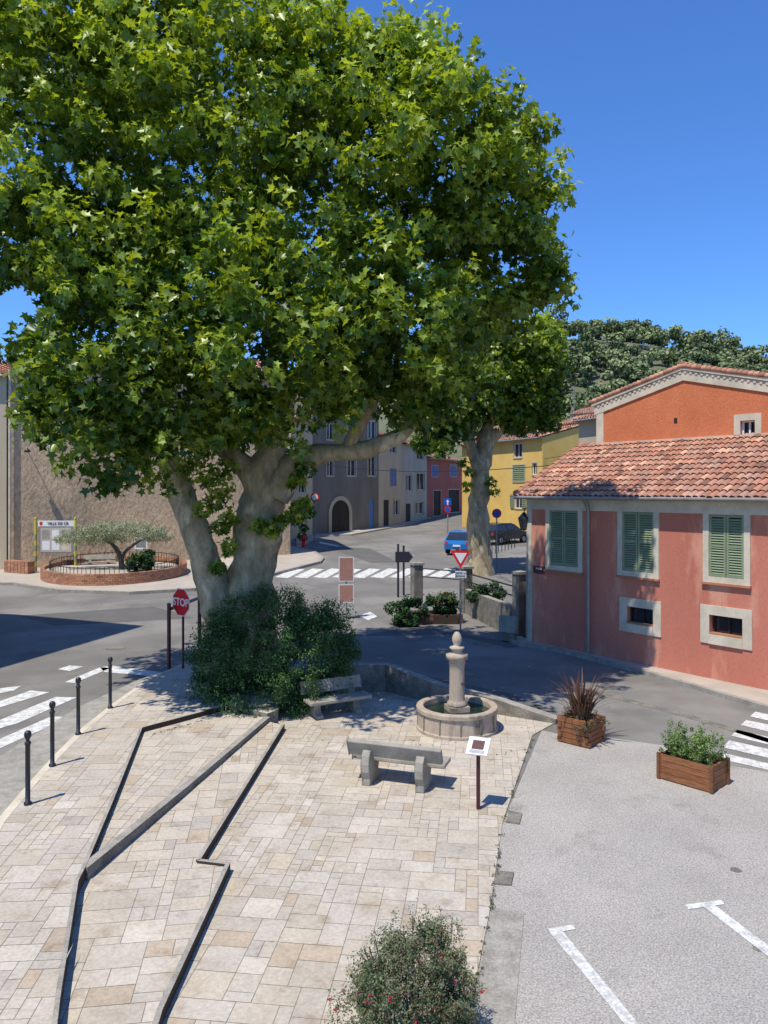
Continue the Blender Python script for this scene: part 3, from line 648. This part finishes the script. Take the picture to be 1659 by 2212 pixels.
# ------------------------------------------------------------------ shrubs
def shrub(name,ells,dens,rmin,rmax,per,smin,smax,dk,lt,V=DI_V,Fs=DI_F,mat=None,flat=.9,up=.5,**k):
    cl=clumps_on(ells,dens,rmin,rmax); return foliage(name,cl,per,smin,smax,dk,lt,V,Fs,mat or m_leaf2,flat=flat,up=up,**k)
cc_=lambda px,py,D:tuple(at(px,py,D))
SB=[(cc_(600,1415,18.9),1.75,1.15,1.2),(cc_(560,1485,18.5),1.5,1.0,.95),(cc_(475,1425,19.2),.75,.9,1.15),(cc_(705,1400,19.2),.75,.9,1.0),(cc_(570,1345,19.2),1.3,.8,.85),(cc_(650,1440,18.5),1.1,.8,.9),(cc_(660,1350,19.2),.8,.7,.7)]
sh=shrub('shrub',SB,8,.14,.32,115,.04,.09,(.022,.058,.016),(.10,.20,.055),droop=0.,rnd=.9,cv=.2)
cs=clumps_on(SB,5,.08,.16,inner=.9,k0=1.0,k1=1.12); foliage('shrub_shoots',cs,26,.04,.08,(.03,.075,.02),(.13,.25,.07),DI_V,DI_F,m_leaf2,sh,flat=1.5)
# ------------------------------------------------------------------ fountain
FC=(at(987,1060,17.2).x,17.2,.02)
fo=empty('fountain'); b=MB()
b.lathe(FC,[(.90,0),(.90,.06),(.87,.08),(.86,.40),(.90,.42),(.905,.50),(.89,.52),(.76,.52),(.745,.50),(.74,.38)],m_fount,40,False)
for k in range(12):
    a=2*math.pi*k/12; b.obox((FC[0]+.873*math.cos(a),FC[1]+.873*math.sin(a),.26),(-math.sin(a)*.012,math.cos(a)*.012,0),(math.cos(a)*.012,math.sin(a)*.012,0),(0,0,.17),m_kerbd)
b.done('basin',fo)
b=MB(); b.lathe(FC,[(.742,.40),(.001,.40)],m_water,40,False); b.done('water',fo)
b=MB()
b.box((FC[0],FC[1],.45),(.44,.44,.16),m_fount,.3)
b.lathe(FC,[(.22,.53),(.22,.58),(.19,.61),(.175,.66),(.165,1.30),(.17,1.42),(.185,1.44),(.185,1.47),(.17,1.50),(.235,1.55),(.245,1.60),(.245,1.64),(.14,1.66),(.11,1.70),(.12,1.74),(.17,1.78),(.16,1.81),(.08,1.83),(.07,1.86),(.105,1.93),(.11,2.0),(.085,2.08),(.04,2.14),(.001,2.15)],m_fount,16)
for a in (2.6,-1.0): b.tube([(FC[0]+.15*math.cos(a),FC[1]+.15*math.sin(a),1.05),(FC[0]+.34*math.cos(a),FC[1]+.34*math.sin(a),1.03)],.018,m_black,6)
b.done('column',fo)
# ------------------------------------------------------------------ benches
def cbench(name,ctr,ang,L=1.75,z0=.02):
    e=empty(name); ca,sa=math.cos(ang),math.sin(ang)
    X=lambda u,v,z:Vector((ctr[0]+ca*u-sa*v,ctr[1]+sa*u+ca*v,z0+z))
    def slab(nm,v0,z0_,v1,z1_,th):
        b=MB(); d=Vector((0,v1-v0,z1_-z0_)); n=Vector((0,-d.z,d.y)).normalized()*th/2
        ring=[(v0-n.y,z0_-n.z),(v1-n.y,z1_-n.z),(v1+n.y,z1_+n.z),(v0+n.y,z0_+n.z)]
        vs=[X(-L/2,v,z) for v,z in ring]+[X(L/2,v,z) for v,z in ring]
        b.add(vs,[(0,1,2,3),(4,5,6,7),(0,1,5,4),(1,2,6,5),(2,3,7,6),(3,0,4,7)],m_conc)
        b.done(nm,e,.02)
    slab('seat',-.02,.40,.44,.40,.08); slab('backrest',-.13,.50,-.25,.78,.09)
    b=MB()
    out=[(-.19,.62),(-.27,.62),(-.34,.54),(-.37,.40),(-.36,.26),(-.30,.14),(-.30,0),(.34,0),(.34,.08),(.22,.12),(.16,.20),(.20,.30),(.38,.355)]
    inn_=[(-.02,.355),(-.10,.50),(-.14,.60)]
    for u in (-.50,.50):
        prof=out+inn_
        vs=[X(u-.075,v,z) for v,z in prof]+[X(u+.075,v,z) for v,z in prof]; n=len(prof)
        b.add(vs,[list(range(n)),list(range(n,2*n))]+[(i,(i+1)%n,n+(i+1)%n,n+i) for i in range(n)],m_conc)
    b.done('legs',e,.015)
    return e
cbench('park_bench',(.25,13.95),math.atan2(-.33,.95),1.75)
q=gp(722,1540); cbench('park_bench',(q[0],q[1]-.1),math.radians(28+180),1.55)
cbench('park_bench',(at(220,1000,45).x,44.6),math.radians(22)+math.pi,1.7,zt(45)+.13)
# ------------------------------------------------------------------ bollards
for px,py in ((60,1738),(113,1655),(169,1587),(238,1530)):
    x,y=gp(px,py,SH); b=MB()
    b.lathe((x,y,SH),[(.06,0),(.06,.04),(.038,.05),(.038,.96),(.048,.965),(.048,1.0),(.03,1.01),(.03,1.05),(.05,1.08),(.058,1.12),(.05,1.16),(.03,1.18),(.001,1.185)],m_black,16); b.done('bollard')
# ------------------------------------------------------------------ signs
def post(b,x,y,z1,r,mat,z0=None): z0=zt(y) if z0 is None else z0; b.tube([(x,y,z0),(x,y,z1)],r,mat,8)
def plate(b,c,n2,outline,mat,o=0.,th=.006):
    n=Vector((n2[0],n2[1],0)).normalized(); r=Vector((-n.y,n.x,0)); c=Vector(c)
    A_=[c+r*u+Vector((0,0,w))+n*o for u,w in outline]; B_=[p-n*th for p in A_]; k=len(outline)
    b.add(A_+B_,[list(range(k)),list(range(k,2*k))]+[(i,(i+1)%k,k+(i+1)%k,k+i) for i in range(k)],mat)
rect=lambda w,h:[(-w/2,-h/2),(w/2,-h/2),(w/2,h/2),(-w/2,h/2)]
circ=lambda r,n=24:[(r*math.cos(2*math.pi*k/n),r*math.sin(2*math.pi*k/n)) for k in range(n)]
octo=lambda r:[(r*math.cos(math.pi/8+math.pi*k/4),r*math.sin(math.pi/8+math.pi*k/4)) for k in range(8)]
e=empty('stop_sign'); n2=(-.64,-.77); x,y=gp(391,1466); cz=5.3-241*y/F
b=MB(); post(b,x+.045,y+.052,cz+.3,.035,m_maroon); b.done('post',e)
b=MB(); plate(b,(x,y,cz),n2,octo(.42),m_swhite); plate(b,(x,y,cz),n2,octo(.395),m_sred,.004); b.done('plate',e)
text('STOP',.30,(x+n2[0]*.01,y+n2[1]*.01,cz-.005),n2,m_swhite,e)
e=empty('barrier'); b=MB(); xa,ya=gp(365,1466); xb=at(431,1300,24.2)
post(b,xa,ya,5.3-243*ya/F,.055,m_maroon); post(b,xb.x,24.2,5.3-212*24.2/F,.06,m_maroon); b.done('posts',e)
b=MB(); b.tube([(xa,ya,1.95),(xb.x,24.2,1.95)],.05,m_sgray,8); b.done('rail',e)
e=empty('give_way_sign'); x,y=gp(995,1365); n2=(-.15,-.99); tri=lambda s:[(-s,s*.62),(0,-s*1.12),(s,s*.62)]
cz=5.3-143*y/F
b=MB(); post(b,x,y+.05,cz+.4,.032,m_sgray); b.done('post',e)
b=MB(); plate(b,(x,y,cz),n2,tri(.39),m_sred); plate(b,(x,y,cz+.0),n2,tri(.235),m_swhite,.005); plate(b,(x,y,cz-.66),n2,rect(.42,.26),m_swhite); b.done('plates',e)
text('CEDEZ LE',.085,(x,y-.012,cz-.60),n2,m_stext,e); text('PASSAGE',.085,(x,y-.012,cz-.71),n2,m_stext,e)
e=empty('direction_sign'); x,y=gp(748,1338); b=MB(); post(b,x,y+.05,at(0,1202,y).z,.035,m_sgray); b.done('post',e)
b=MB()
for y0,y1 in ((1203,1256),(1262,1302)):
    z0=at(0,y1,y).z; z1=at(0,y0,y).z; plate(b,(x,y,(z0+z1)/2),(.1,-1),rect(.62,z1-z0),m_swhite); plate(b,(x,y,(z0+z1)/2),(.1,-1),rect(.54,z1-z0-.08),m_ssalm,.004)
b.done('panels',e)
e=empty('direction_sign'); D=36.4; b=MB(); x1=at(860,0,D).x; x2=at(872,0,D+.5).x
post(b,x1,D,at(0,1175,D).z,.05,m_stext); post(b,x2,D+.5,at(0,1180,D).z,.05,m_stext); b.done('posts',e)
b=MB(); plate(b,(at(873,0,D).x,D-.08,at(0,1203,D).z),(0,-1),[(-.42,-.25),(.22,-.25),(.42,0),(.22,.25),(-.42,.25)],m_stext,0,.03); b.done('arrow_panel',e)
e=empty('information_sign'); x,y=gp(1033,1750); b=MB(); b.box((x,y,.5),(.06,.06,.98),m_maroon); b.done('post',e)
b=MB(); c=Vector((x,y-.0,1.06)); ax=Vector((.17,-.06,0)); ay=Vector((.05,.13,.10)); nn=ax.cross(ay).normalized()
b.obox(c,ax,ay,nn*.012,m_swhite); b.obox(c+nn*.016+ay*.1,ax*.55,ay*.5,nn*.005,m_maroon)
for k in range(3): b.obox(c+nn*.016-ay*(.55+.13*k),ax*.7,ay*.02,nn*.004,m_sgray)
b.done('panel',e)
e=empty('traffic_sign'); D=66; p=at(967,1140,D); b=MB(); post(b,p.x,D,at(0,1076,D).z,.05,m_sgray); b.done('post',e)
b=MB(); plate(b,at(967,1084,D-.1),(0,-1),rect(.62,.62),m_sblue); plate(b,at(967,1085,D-.1),(0,-1),[(-.06,-.22),(.06,-.22),(.06,.05),(.15,.05),(0,.24),(-.15,.05),(-.06,.05)],m_swhite,.01)
plate(b,at(967,1100,D-.1),(0,-1),circ(.3),m_sred); plate(b,at(967,1100,D-.1),(0,-1),circ(.22),m_sblue,.01); b.done('plates',e)
e=empty('traffic_sign'); D=60; p=at(680,1100,D); b=MB(); post(b,p.x,D,at(0,1066,D).z,.05,m_sgray); b.done('post',e)
b=MB(); plate(b,at(680,1074,D-.1),(0,-1),circ(.34),m_sred); plate(b,at(680,1074,D-.1),(0,-1),circ(.24),m_swhite,.01); b.done('plate',e)
e=empty('traffic_sign'); D=46; p=at(1073,1130,D); b=MB(); post(b,p.x,D,at(0,1100,D).z,.04,m_sgray); b.done('post',e)
b=MB(); plate(b,at(1073,1109,D-.1),(0,-1),circ(.28),m_sred); plate(b,at(1073,1109,D-.1),(0,-1),circ(.2),m_sblue,.01); b.done('plate',e)
# ------------------------------------------------------------------ town board, etc.
D=43.6; e=empty('notice_board'); b=MB(); zb=zt(D)+.13
for px in (77,163):
    q=at(px,0,D); z1=at(0,1122,D).z; b.tube([(q.x,D,zb),(q.x,D,z1)],.07,m_yell,8)
    b.lathe((q.x,D,z1),[(.07,0),(.1,.06),(.001,.17)],m_yell,8)
    for k in (.0,.6,1.2,1.8): b.tube([(q.x,D,zb+k),(q.x,D,zb+k+.28)],.085,m_green,8)
b.done('posts',e); b=MB(); q0=at(84,1137,D);q1=at(158,1195,D)
cz=(q0.z+q1.z)/2; hx=(q1.x-q0.x); plate(b,((q0.x+q1.x)/2,D,cz),(0,-1),rect(hx,q0.z-q1.z),m_sgray); plate(b,((q0.x+q1.x)/2,D,cz),(0,-1),rect(hx*.9,(q0.z-q1.z)*.9),m_whitew,.01)
zh=at(0,1131,D).z; plate(b,((q0.x+q1.x)/2,D,zh),(0,-1),rect(hx+.1,.34),m_swhite,.0); plate(b,(q0.x+.12,D,zh),(0,-1),[(-.08,.1),(-.08,-.04),(0,-.12),(.08,-.04),(.08,.1)],m_sred,.01)
for i in range(3):
    for j in range(2): plate(b,(q0.x+.4+i*.55,D,cz+.3-j*.62),(0,-1),rect(.42,.5),random.choice([m_swhite,m_cream,m_kerb]),.014)
b.done('panel',e); text('VILLE DE CR',.22,((q0.x+q1.x)/2+.12,D-.02,zh),(0,-1),m_stext,e)
D=45.5; e=empty('notice_board'); b=MB(); q=at(305,1175,D); post(b,q.x-.3,D,q.z,.04,m_sgray); post(b,q.x+.3,D,q.z,.04,m_sgray); b.done('posts',e); b=MB(); plate(b,(q.x,D-.06,q.z+.05),(0,-1),rect(.75,.7),m_swhite); plate(b,(q.x,D-.06,q.z+.05),(0,-1),rect(.6,.5),m_sgray,.008); b.done('panel',e)
PC=(at(250,0,42.6).x,42.6); R=3.7; b=MB()
n=96
for lay in range(6):
    for k in range(n):
        a=2*math.pi*(k+.5*(lay%2))/n; t=random.gauss(1,.15)
        x=PC[0]+R*math.cos(a);y=PC[1]+R*math.sin(a); b.obox((x,y,zt(y)+.13+.05+lay*.095),(-math.sin(a)*.116,math.cos(a)*.116,0),(math.cos(a)*.1,math.sin(a)*.1,0),(0,0,.043),m_brick,(t,t,t))
b.lathe((PC[0],PC[1],zt(42.6)),[(R-.08,.5),(.001,.55)],m_pave,32)
b.done('brick_planter')
b=MB()
for k in range(90):
    a=2*math.pi*k/90; x=PC[0]+(R-.35)*math.cos(a);y=PC[1]+(R-.35)*math.sin(a); b.tube([(x,y,zt(y)+.4),(x,y,zt(y)+1.0)],.016,m_black,4)
ring=[(PC[0]+(R-.35)*math.cos(2*math.pi*k/60),PC[1]+(R-.35)*math.sin(2*math.pi*k/60)) for k in range(61)]
b.tube([(x,y,zt(y)+.95) for x,y in ring],.02,m_black,5,False); b.done('railing')
b=MB(); x0,y0=gp(16,1240);x1,y1=gp(68,1244)
for lay in range(7):
    for k in range(7):
        t=random.gauss(1,.15); x=x0+(x1-x0)*(k+.5)/7; y=y0+(y1-y0)*(k+.5)/7; b.box((x,y,zt(y)+.18+lay*.095),((x1-x0)/7-.012,.5,.085),m_brick,math.atan2(y1-y0,x1-x0),(t,t,t))
b.done('brick_bench')
ot=empty('olive_tree'); b=MB(); D=41.5
px_tube(b,[(264,1236,.16),(262,1210,.13),(255,1190,.11),(240,1172,.08),(200,1155,.05)],D,m_bark2,8,.5); px_tube(b,[(262,1212,.1),(270,1190,.09),(300,1168,.06),(330,1158,.04)],D,m_bark2,8); b.done('trunk',ot)
cl=clumps_on([el(200,1158,D,1.7,.42,1.2),el(290,1150,D,1.7,.45,1.4),el(150,1162,D,.8,.3,.8),el(345,1160,D,.6,.35,.8),el(245,1142,D,1.2,.35,1.2)],5,.2,.4)
foliage('crown',cl,60,.07,.13,(.20,.22,.14),(.50,.52,.36),DI_V,DI_F,m_leaf2,ot,droop=.3)
shrub('shrub',[(cc_(305,1212,40.5),.8,.7,.5)],6,.15,.3,60,.08,.15,(.012,.035,.01),(.06,.13,.03),BR_V,BR_F)
cl=[(*at(x,y,57),.4) for x,y in((640,1090),(655,1085),(668,1095),(645,1105),(660,1110),(632,1100),(672,1110),(650,1120),(655,1140),(652,1160))]
foliage('climbing_plant',np.array(cl),50,.15,.3,(.02,.06,.012),(.12,.24,.03),BR_V,BR_F,m_leaf2)
x,y=gp(656,1186); z=zt(y)+.1; b=MB(); b.lathe((x,y,z),[(.2,0),(.2,.06),(.12,.08),(.12,.6),(.17,.62),(.17,.7),(.14,.85),(.06,.93),(.001,.95)],m_sred,12); b.tube([(x-.22,y,z+.55),(x+.22,y,z+.55)],.06,m_sred,8); b.done('fire_hydrant')
x,y=gp(382,1212); z=zt(y)+.13; b=MB(); b.lathe((x,y,z),[(.28,0),(.4,.6),(.44,.62),(.44,.7),(.38,.7),(.36,.6),(.001,.58)],m_terra,16)
for k in (-.2,.2): b.tube([(x+k,y,z+.6),(x+k*.6,y+.1,z+2.2)],.03,m_terra,5)
for k in range(5): b.tube([(x-.2,y+.03,z+.85+k*.28),(x+.2,y+.03,z+.85+k*.28)],.025,m_terra,5)
b.done('flower_pot')
# ------------------------------------------------------------------ terrace by second tree
for px,py,top in ((900,1312,1220),(1006,1322,1228)):
    b=MB(); x,y=gp(px,py); w=.42; zt_=at(0,top,y).z; z0=zt(y); b.box((x,y,(z0+zt_)/2),(w,w,zt_-z0),m_kerbd,.4); b.box((x,y,zt_+.05),(w+.1,w+.1,.1),m_kerb,.4)
    b.done('stone_pillar')
b=MB(); x,y=gp(1122,1378); zt_=at(0,1240,y).z; b.box((x,y,zt_/2),(.36,.36,zt_),m_kerbd,.5); b.box((x,y,zt_+.05),(.44,.44,.1),m_kerb,.5); b.done('stone_pillar')
pa=gp(1006,1322);pb=gp(1122,1378);pc=gp(900,1312)
b=MB(); b.ribbon([pa,(pa[0]*.5+pb[0]*.5,pa[1]*.5+pb[1]*.5),pb],.25,0,[1.15,1.1,1.1],m_kerbd,m_kerb); b.done('stone_wall')
b=MB()
for h in (1.45,1.8):
    b.tube([(pa[0],pa[1],h+.0),(pb[0],pb[1],h)],.03,m_black,6); b.tube([(pc[0],pc[1],h+.1),(pa[0],pa[1],h+.05)],.03,m_black,6)
b.done('railing')
b=MB(); x,y=gp(1107,1385); b.box((x-.15,y-.12,.62),(.62,.3,.55),m_kerb,-.6); b.box((x-.15,y-.12,.2),(.5,.22,.3),m_kerbd,-.6); b.done('utility_box')
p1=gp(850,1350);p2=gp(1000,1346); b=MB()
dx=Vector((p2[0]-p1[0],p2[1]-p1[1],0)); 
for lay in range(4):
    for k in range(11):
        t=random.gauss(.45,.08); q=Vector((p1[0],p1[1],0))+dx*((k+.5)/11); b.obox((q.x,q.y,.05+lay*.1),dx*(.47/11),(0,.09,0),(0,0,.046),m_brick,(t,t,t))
b.box((p1[0]+1.35,p1[1]+.75,.2),(2.4,1.3,.36),m_soil_shade); b.done('brick_planter')
fs_=shrub('flowering_shrub',[(cc_(882,1322,30.4),.75,.6,.5),(cc_(955,1305,31),.75,.6,.38),(cc_(1050,1283,31.5),.75,.5,.42)],8,.14,.26,70,.06,.12,(.014,.04,.012),(.07,.15,.04),BR_V,BR_F)
n=24; P=np.array([at(rng.uniform(905,985),rng.uniform(1278,1305),30.4) for _ in range(n)]); leafmesh('red_flowers',P,rng.normal(size=(n,3))+[0,-1,1],rng.uniform(.04,.07,n),np.tile([.3,.02,.03],(n,1)),BR_V,BR_F,m_flow,fs_)
b=MB()
for i in range(9):
    q=at(1056+i*7,1200-i*2,42-i*.6); b.tube([q,q+Vector((0,0,1.0))],.02,m_black,4)
a0=at(1056,1200,42)+Vector((0,0,1));a1=at(1112,1184,37.2)+Vector((0,0,1)); b.tube([a0,a1],.03,m_black,5); b.tube([a0-Vector((0,0,.5)),a1-Vector((0,0,.5))],.02,m_black,5)
b.done('handrail')
# ------------------------------------------------------------------ cars
def car(name,ctr,ang,paint):
    e=empty(name); ca,sa=math.cos(ang),math.sin(ang); z0=zt(ctr[1])
    X=lambda u,v,z:Vector((ctr[0]+ca*u-sa*v,ctr[1]+sa*u+ca*v,z0+z))
    prof=[(-2.0,.35),(-2.05,.7),(-1.95,.95),(-1.0,1.02),(0,1.0),(.9,.98),(1.75,.85),(2.0,.65),(2.02,.35)]
    b=MB(); n=len(prof)
    L_=[X(u,-.86,z) for u,z in prof];R_=[X(u,.86,z) for u,z in prof]
    b.add(L_+R_,[list(range(n)),list(range(n,2*n))]+[(i,i+1,n+i+1,n+i) for i in range(n-1)]+[(0,n-1,2*n-1,n)],paint)
    roof=[(-1.9,.97,.80),(-1.45,1.45,.64),(-1.0,1.52,.62),(.1,1.52,.62),(.45,1.42,.64),(1.15,.97,.78)]
    L_=[X(u,-w,z) for u,z,w in roof];R_=[X(u,w,z) for u,z,w in roof]; n=len(roof)
    b.add(L_+R_,[(0,1,n+1,n),(4,5,n+5,n+4)]+[list(range(n)),list(range(n,2*n))],m_glass); 
    up=Vector((0,0,.012)); b.add([p+up for p in L_+R_],[(1,2,n+2,n+1),(2,3,n+3,n+2),(3,4,n+4,n+3)],paint)
    for s in (0,n):
        for i,j in ((0,1),(4,5),(1,2),(2,3),(3,4)): b.tube([(L_+R_)[s+i],(L_+R_)[s+j]],.035,paint,5)
    for v in (-.72,.72): b.tube([X(-.45,v*1.08,.98),X(-.45,v*.88,1.5)],.035,paint,5)
    b.done('body',e); b=MB()
    for u in(-1.3,1.3):
        for v in(-.80,.80):
            b.tube([X(u,v-.1,.32),X(u,v+.1,.32)],.32,m_tyre,18,True,0,False); s=1 if v>0 else -1; b.tube([X(u,v+s*.1,.32),X(u,v+s*.115,.32)],.19,m_zinc,12,True,0,False)
    b.done('wheels',e); b=MB()
    for v in (-.7,.7): b.obox(X(-2.03,v,.78),(ca*.03,sa*.03,0),(-sa*.1,ca*.1,0),(0,0,.1),m_sred); b.obox(X(1.98,v,.72),(ca*.04,sa*.04,0),(-sa*.14,ca*.14,0),(0,0,.07),m_swhite)
    b.obox(X(-2.06,0,.6),(ca*.01,sa*.01,0),(-sa*.26,ca*.26,0),(0,0,.06),m_swhite)
    b.done('lights',e)
x,y=gp(1008,1200); car('parked_car',(x,y+1.6),math.radians(70),m_carb)
x,y=gp(1095,1178); car('parked_car',(x,y+1.5),math.radians(40),m_card)
# ------------------------------------------------------------------ wooden planters
e=empty('wooden_planter'); cx,cy=4.17,16.35; b=MB(); ang=math.radians(-45)+.05
h=.105; S=.66
for lay in range(5):
    z=.02+h*(lay+.5); t=random.uniform(.85,1.15)
    for s in(-1,1):
        for ax in (0,1):
            ln=S+(.10 if (lay+ax)%2==0 else -.075); a=ang+ax*math.pi/2; off=(S/2-.02)*s
            b.box((cx-math.sin(a)*off,cy+math.cos(a)*off,z),(ln,.075,h-.012),m_wood,a,(t,t,t))
b.done('box',e); b=MB(); b.box((cx,cy,.28),(S-.12,S-.12,.48),m_soil_shade,ang); b.done('soil',e)
b=MB()
for k in range(150):
    a=random.uniform(0,2*math.pi); ln=random.uniform(.45,1.2); lean=random.uniform(.05,.85); d=Vector((math.cos(a),math.sin(a),0)); w=d.cross(Vector((0,0,1)))
    p=Vector((cx,cy,.5))+d*random.uniform(0,.2); vs=[]; m=6
    for i in range(m+1):
        t=i/m; q=p+d*(ln*lean*t**1.5)+Vector((0,0,ln*(t-.55*lean*t*t))); ww=.017*(1-t**2.5)+.002; vs+= [q-w*ww,q+w*ww]
    tc=random.random(); col=(.6+.9*tc,.6+.6*tc,.6+.4*tc)
    b.add(vs,[(2*i,2*i+1,2*i+3,2*i+2) for i in range(m)],m_flax,False,col)
b.done('flax_plant',e)
cl=np.array([(cx+rng.normal()*.2,cy+rng.normal()*.2,.56+rng.uniform(-.1,.12),.12) for _ in range(14)]+[(cx-.05+rng.normal()*.08,cy-.45+rng.normal()*.05,rng.uniform(.3,.55),.08) for _ in range(7)]); foliage('undergrowth',cl,60,.03,.07,(.08,.055,.03),(.20,.17,.08),DI_V,DI_F,m_leaf2,e)
e=empty('wooden_planter'); Pa=Vector((5.04,14.2));Pb=Vector((5.71,13.48));Pc=Vector((6.22,13.99)); ex=(Pb-Pa);ey=(Pc-Pb)
ctr=Pa+ex/2+ey/2; ang=math.atan2(ex.y,ex.x); Lx=ex.length;Ly=ey.length*.85; b=MB(); hh=.45
for lay in range(4):
    z=.02+hh*(lay+.5)/4
    for s in(-1,1):
        t=random.uniform(.85,1.2); off=Ly/2*s; b.box((ctr.x-math.sin(ang)*off,ctr.y+math.cos(ang)*off,z),(Lx,.04,hh/4-.008),m_wood,ang,(t,t,t))
        off=Lx/2*s-.02*s; b.box((ctr.x+math.cos(ang)*off,ctr.y+math.sin(ang)*off,z),(.04,Ly-.045,hh/4-.008),m_wood,ang,(t,t,t))
for s in(-1,1):
    for q in(-1,1):
        u=Lx/2*s;v=(Ly/2+.02)*q; b.box((ctr.x+math.cos(ang)*u-math.sin(ang)*v,ctr.y+math.sin(ang)*u+math.cos(ang)*v,.25),(.06,.06,.47),m_wood,ang,(.8,.8,.8))
b.done('box',e); b=MB(); b.box((ctr.x,ctr.y,.22),(Lx-.08,Ly-.08,.36),m_soil_shade,ang); b.done('soil',e)
cl=[]
for _ in range(110):
    u=rng.uniform(-.5,.5)*Lx;v=rng.uniform(-.5,.5)*Ly; cl.append((ctr.x+math.cos(ang)*u-math.sin(ang)*v,ctr.y+math.sin(ang)*u+math.cos(ang)*v,.48+.5*rng.random()**1.5,rng.uniform(.04,.10)))
foliage('herbs',np.array(cl),40,.03,.065,(.06,.12,.025),(.27,.38,.10),DI_V,DI_F,m_leaf2,e,rnd=1,flat=1.4)
# ------------------------------------------------------------------ foreground flowering bush
FB=at(890,0,7.3); e=empty('flowering_bush')
EB=[((FB.x,7.3,.60),.52,.5,.50),((FB.x+.12,7.35,.92),.36,.35,.28),((FB.x-.2,7.2,.75),.36,.35,.28),((FB.x-.05,7.25,.4),.64,.55,.4),((FB.x+.3,7.2,.62),.3,.35,.35)]
cl=clumps_on(EB,48,.05,.12,k0=.5)
foliage('leaves',cl,95,.018,.04,(.07,.10,.045),(.25,.29,.15),DI_V,DI_F,m_leaf2,e,droop=-.6,rnd=1.0,flat=1.3)
foliage('dry_leaves',cl[::2],60,.016,.036,(.16,.09,.06),(.32,.21,.14),DI_V,DI_F,m_leaf2,e,droop=-.4,rnd=1.0)
cs=clumps_on(EB,26,.03,.06,inner=.95,k0=1.0,k1=1.18); foliage('shoots',cs,26,.015,.035,(.09,.11,.05),(.28,.29,.16),DI_V,DI_F,m_leaf2,e,droop=-.8,flat=2.2)
k=rng.integers(0,len(cs),34); dd=nrm(rng.normal(size=(34,3))+[0,-.3,.5]); P=cs[k,:3]+dd*(cs[k,3:4]*.8)
P=np.repeat(P,6,axis=0)+rng.normal(size=(204,3))*.008; cc=np.tile([.48,.02,.04],(204,1)); cc[::5]=[.4,.04,.22]
leafmesh('blossoms',P,rng.normal(size=(204,3))+[0,-.5,.6],rng.uniform(.014,.027,204),cc,BR_V,BR_F,m_flow,e)
b=MB()
for _ in range(40):
    a=random.uniform(0,6.28); r=random.uniform(.1,.5); b.tube([(FB.x+.1*math.cos(a),7.3+.1*math.sin(a),0),(FB.x+r*math.cos(a),7.3+r*math.sin(a),random.uniform(.6,1.1))],.006,m_bark2,4)
b.done('stems',e)
# ------------------------------------------------------------------ light, sky, camera
EL=math.radians(64); az=math.radians(42)
ld=Vector((math.cos(EL)*math.sin(az),math.cos(EL)*math.cos(az),-math.sin(EL)))
s=bpy.data.lights.new('sun','SUN'); s.energy=5.0; s.angle=math.radians(.5); s.color=(1,.95,.85)
so=bpy.data.objects.new('sun',s); SC.collection.objects.link(so); so.rotation_euler=ld.to_track_quat('-Z','Y').to_euler(); so.location=(-20,-20,40)
w=bpy.data.worlds.new('World'); SC.world=w; w.use_nodes=True; N=w.node_tree.nodes; L=w.node_tree.links
sk=N.new('ShaderNodeTexSky'); sk.sky_type='NISHITA'; sk.sun_disc=False; sk.sun_elevation=EL; sk.sun_rotation=math.radians(222); sk.air_density=1.0; sk.dust_density=0.0; sk.ozone_density=3.0
mx=N.new('ShaderNodeMix'); mx.data_type='RGBA'; mx.blend_type='MULTIPLY'; mx.inputs[0].default_value=1; mx.inputs[7].default_value=(.58,.96,1.5,1)
L.new(sk.outputs[0],mx.inputs[6]); L.new(mx.outputs[2],N['Background'].inputs[0]); N['Background'].inputs[1].default_value=.135
cam=bpy.data.cameras.new('camera'); co=bpy.data.objects.new('camera',cam); SC.collection.objects.link(co)
co.location=(0,0,H); co.rotation_euler=(math.radians(90),0,0); cam.sensor_fit='VERTICAL'; cam.sensor_height=36; cam.sensor_width=27; cam.lens=36*F/2212; cam.shift_y=-(1106-HZ)/2212
cam.clip_end=6000; cam.clip_start=.1
SC.camera=co
SC.view_settings.view_transform='Standard'; SC.view_settings.look='None'; SC.view_settings.exposure=0
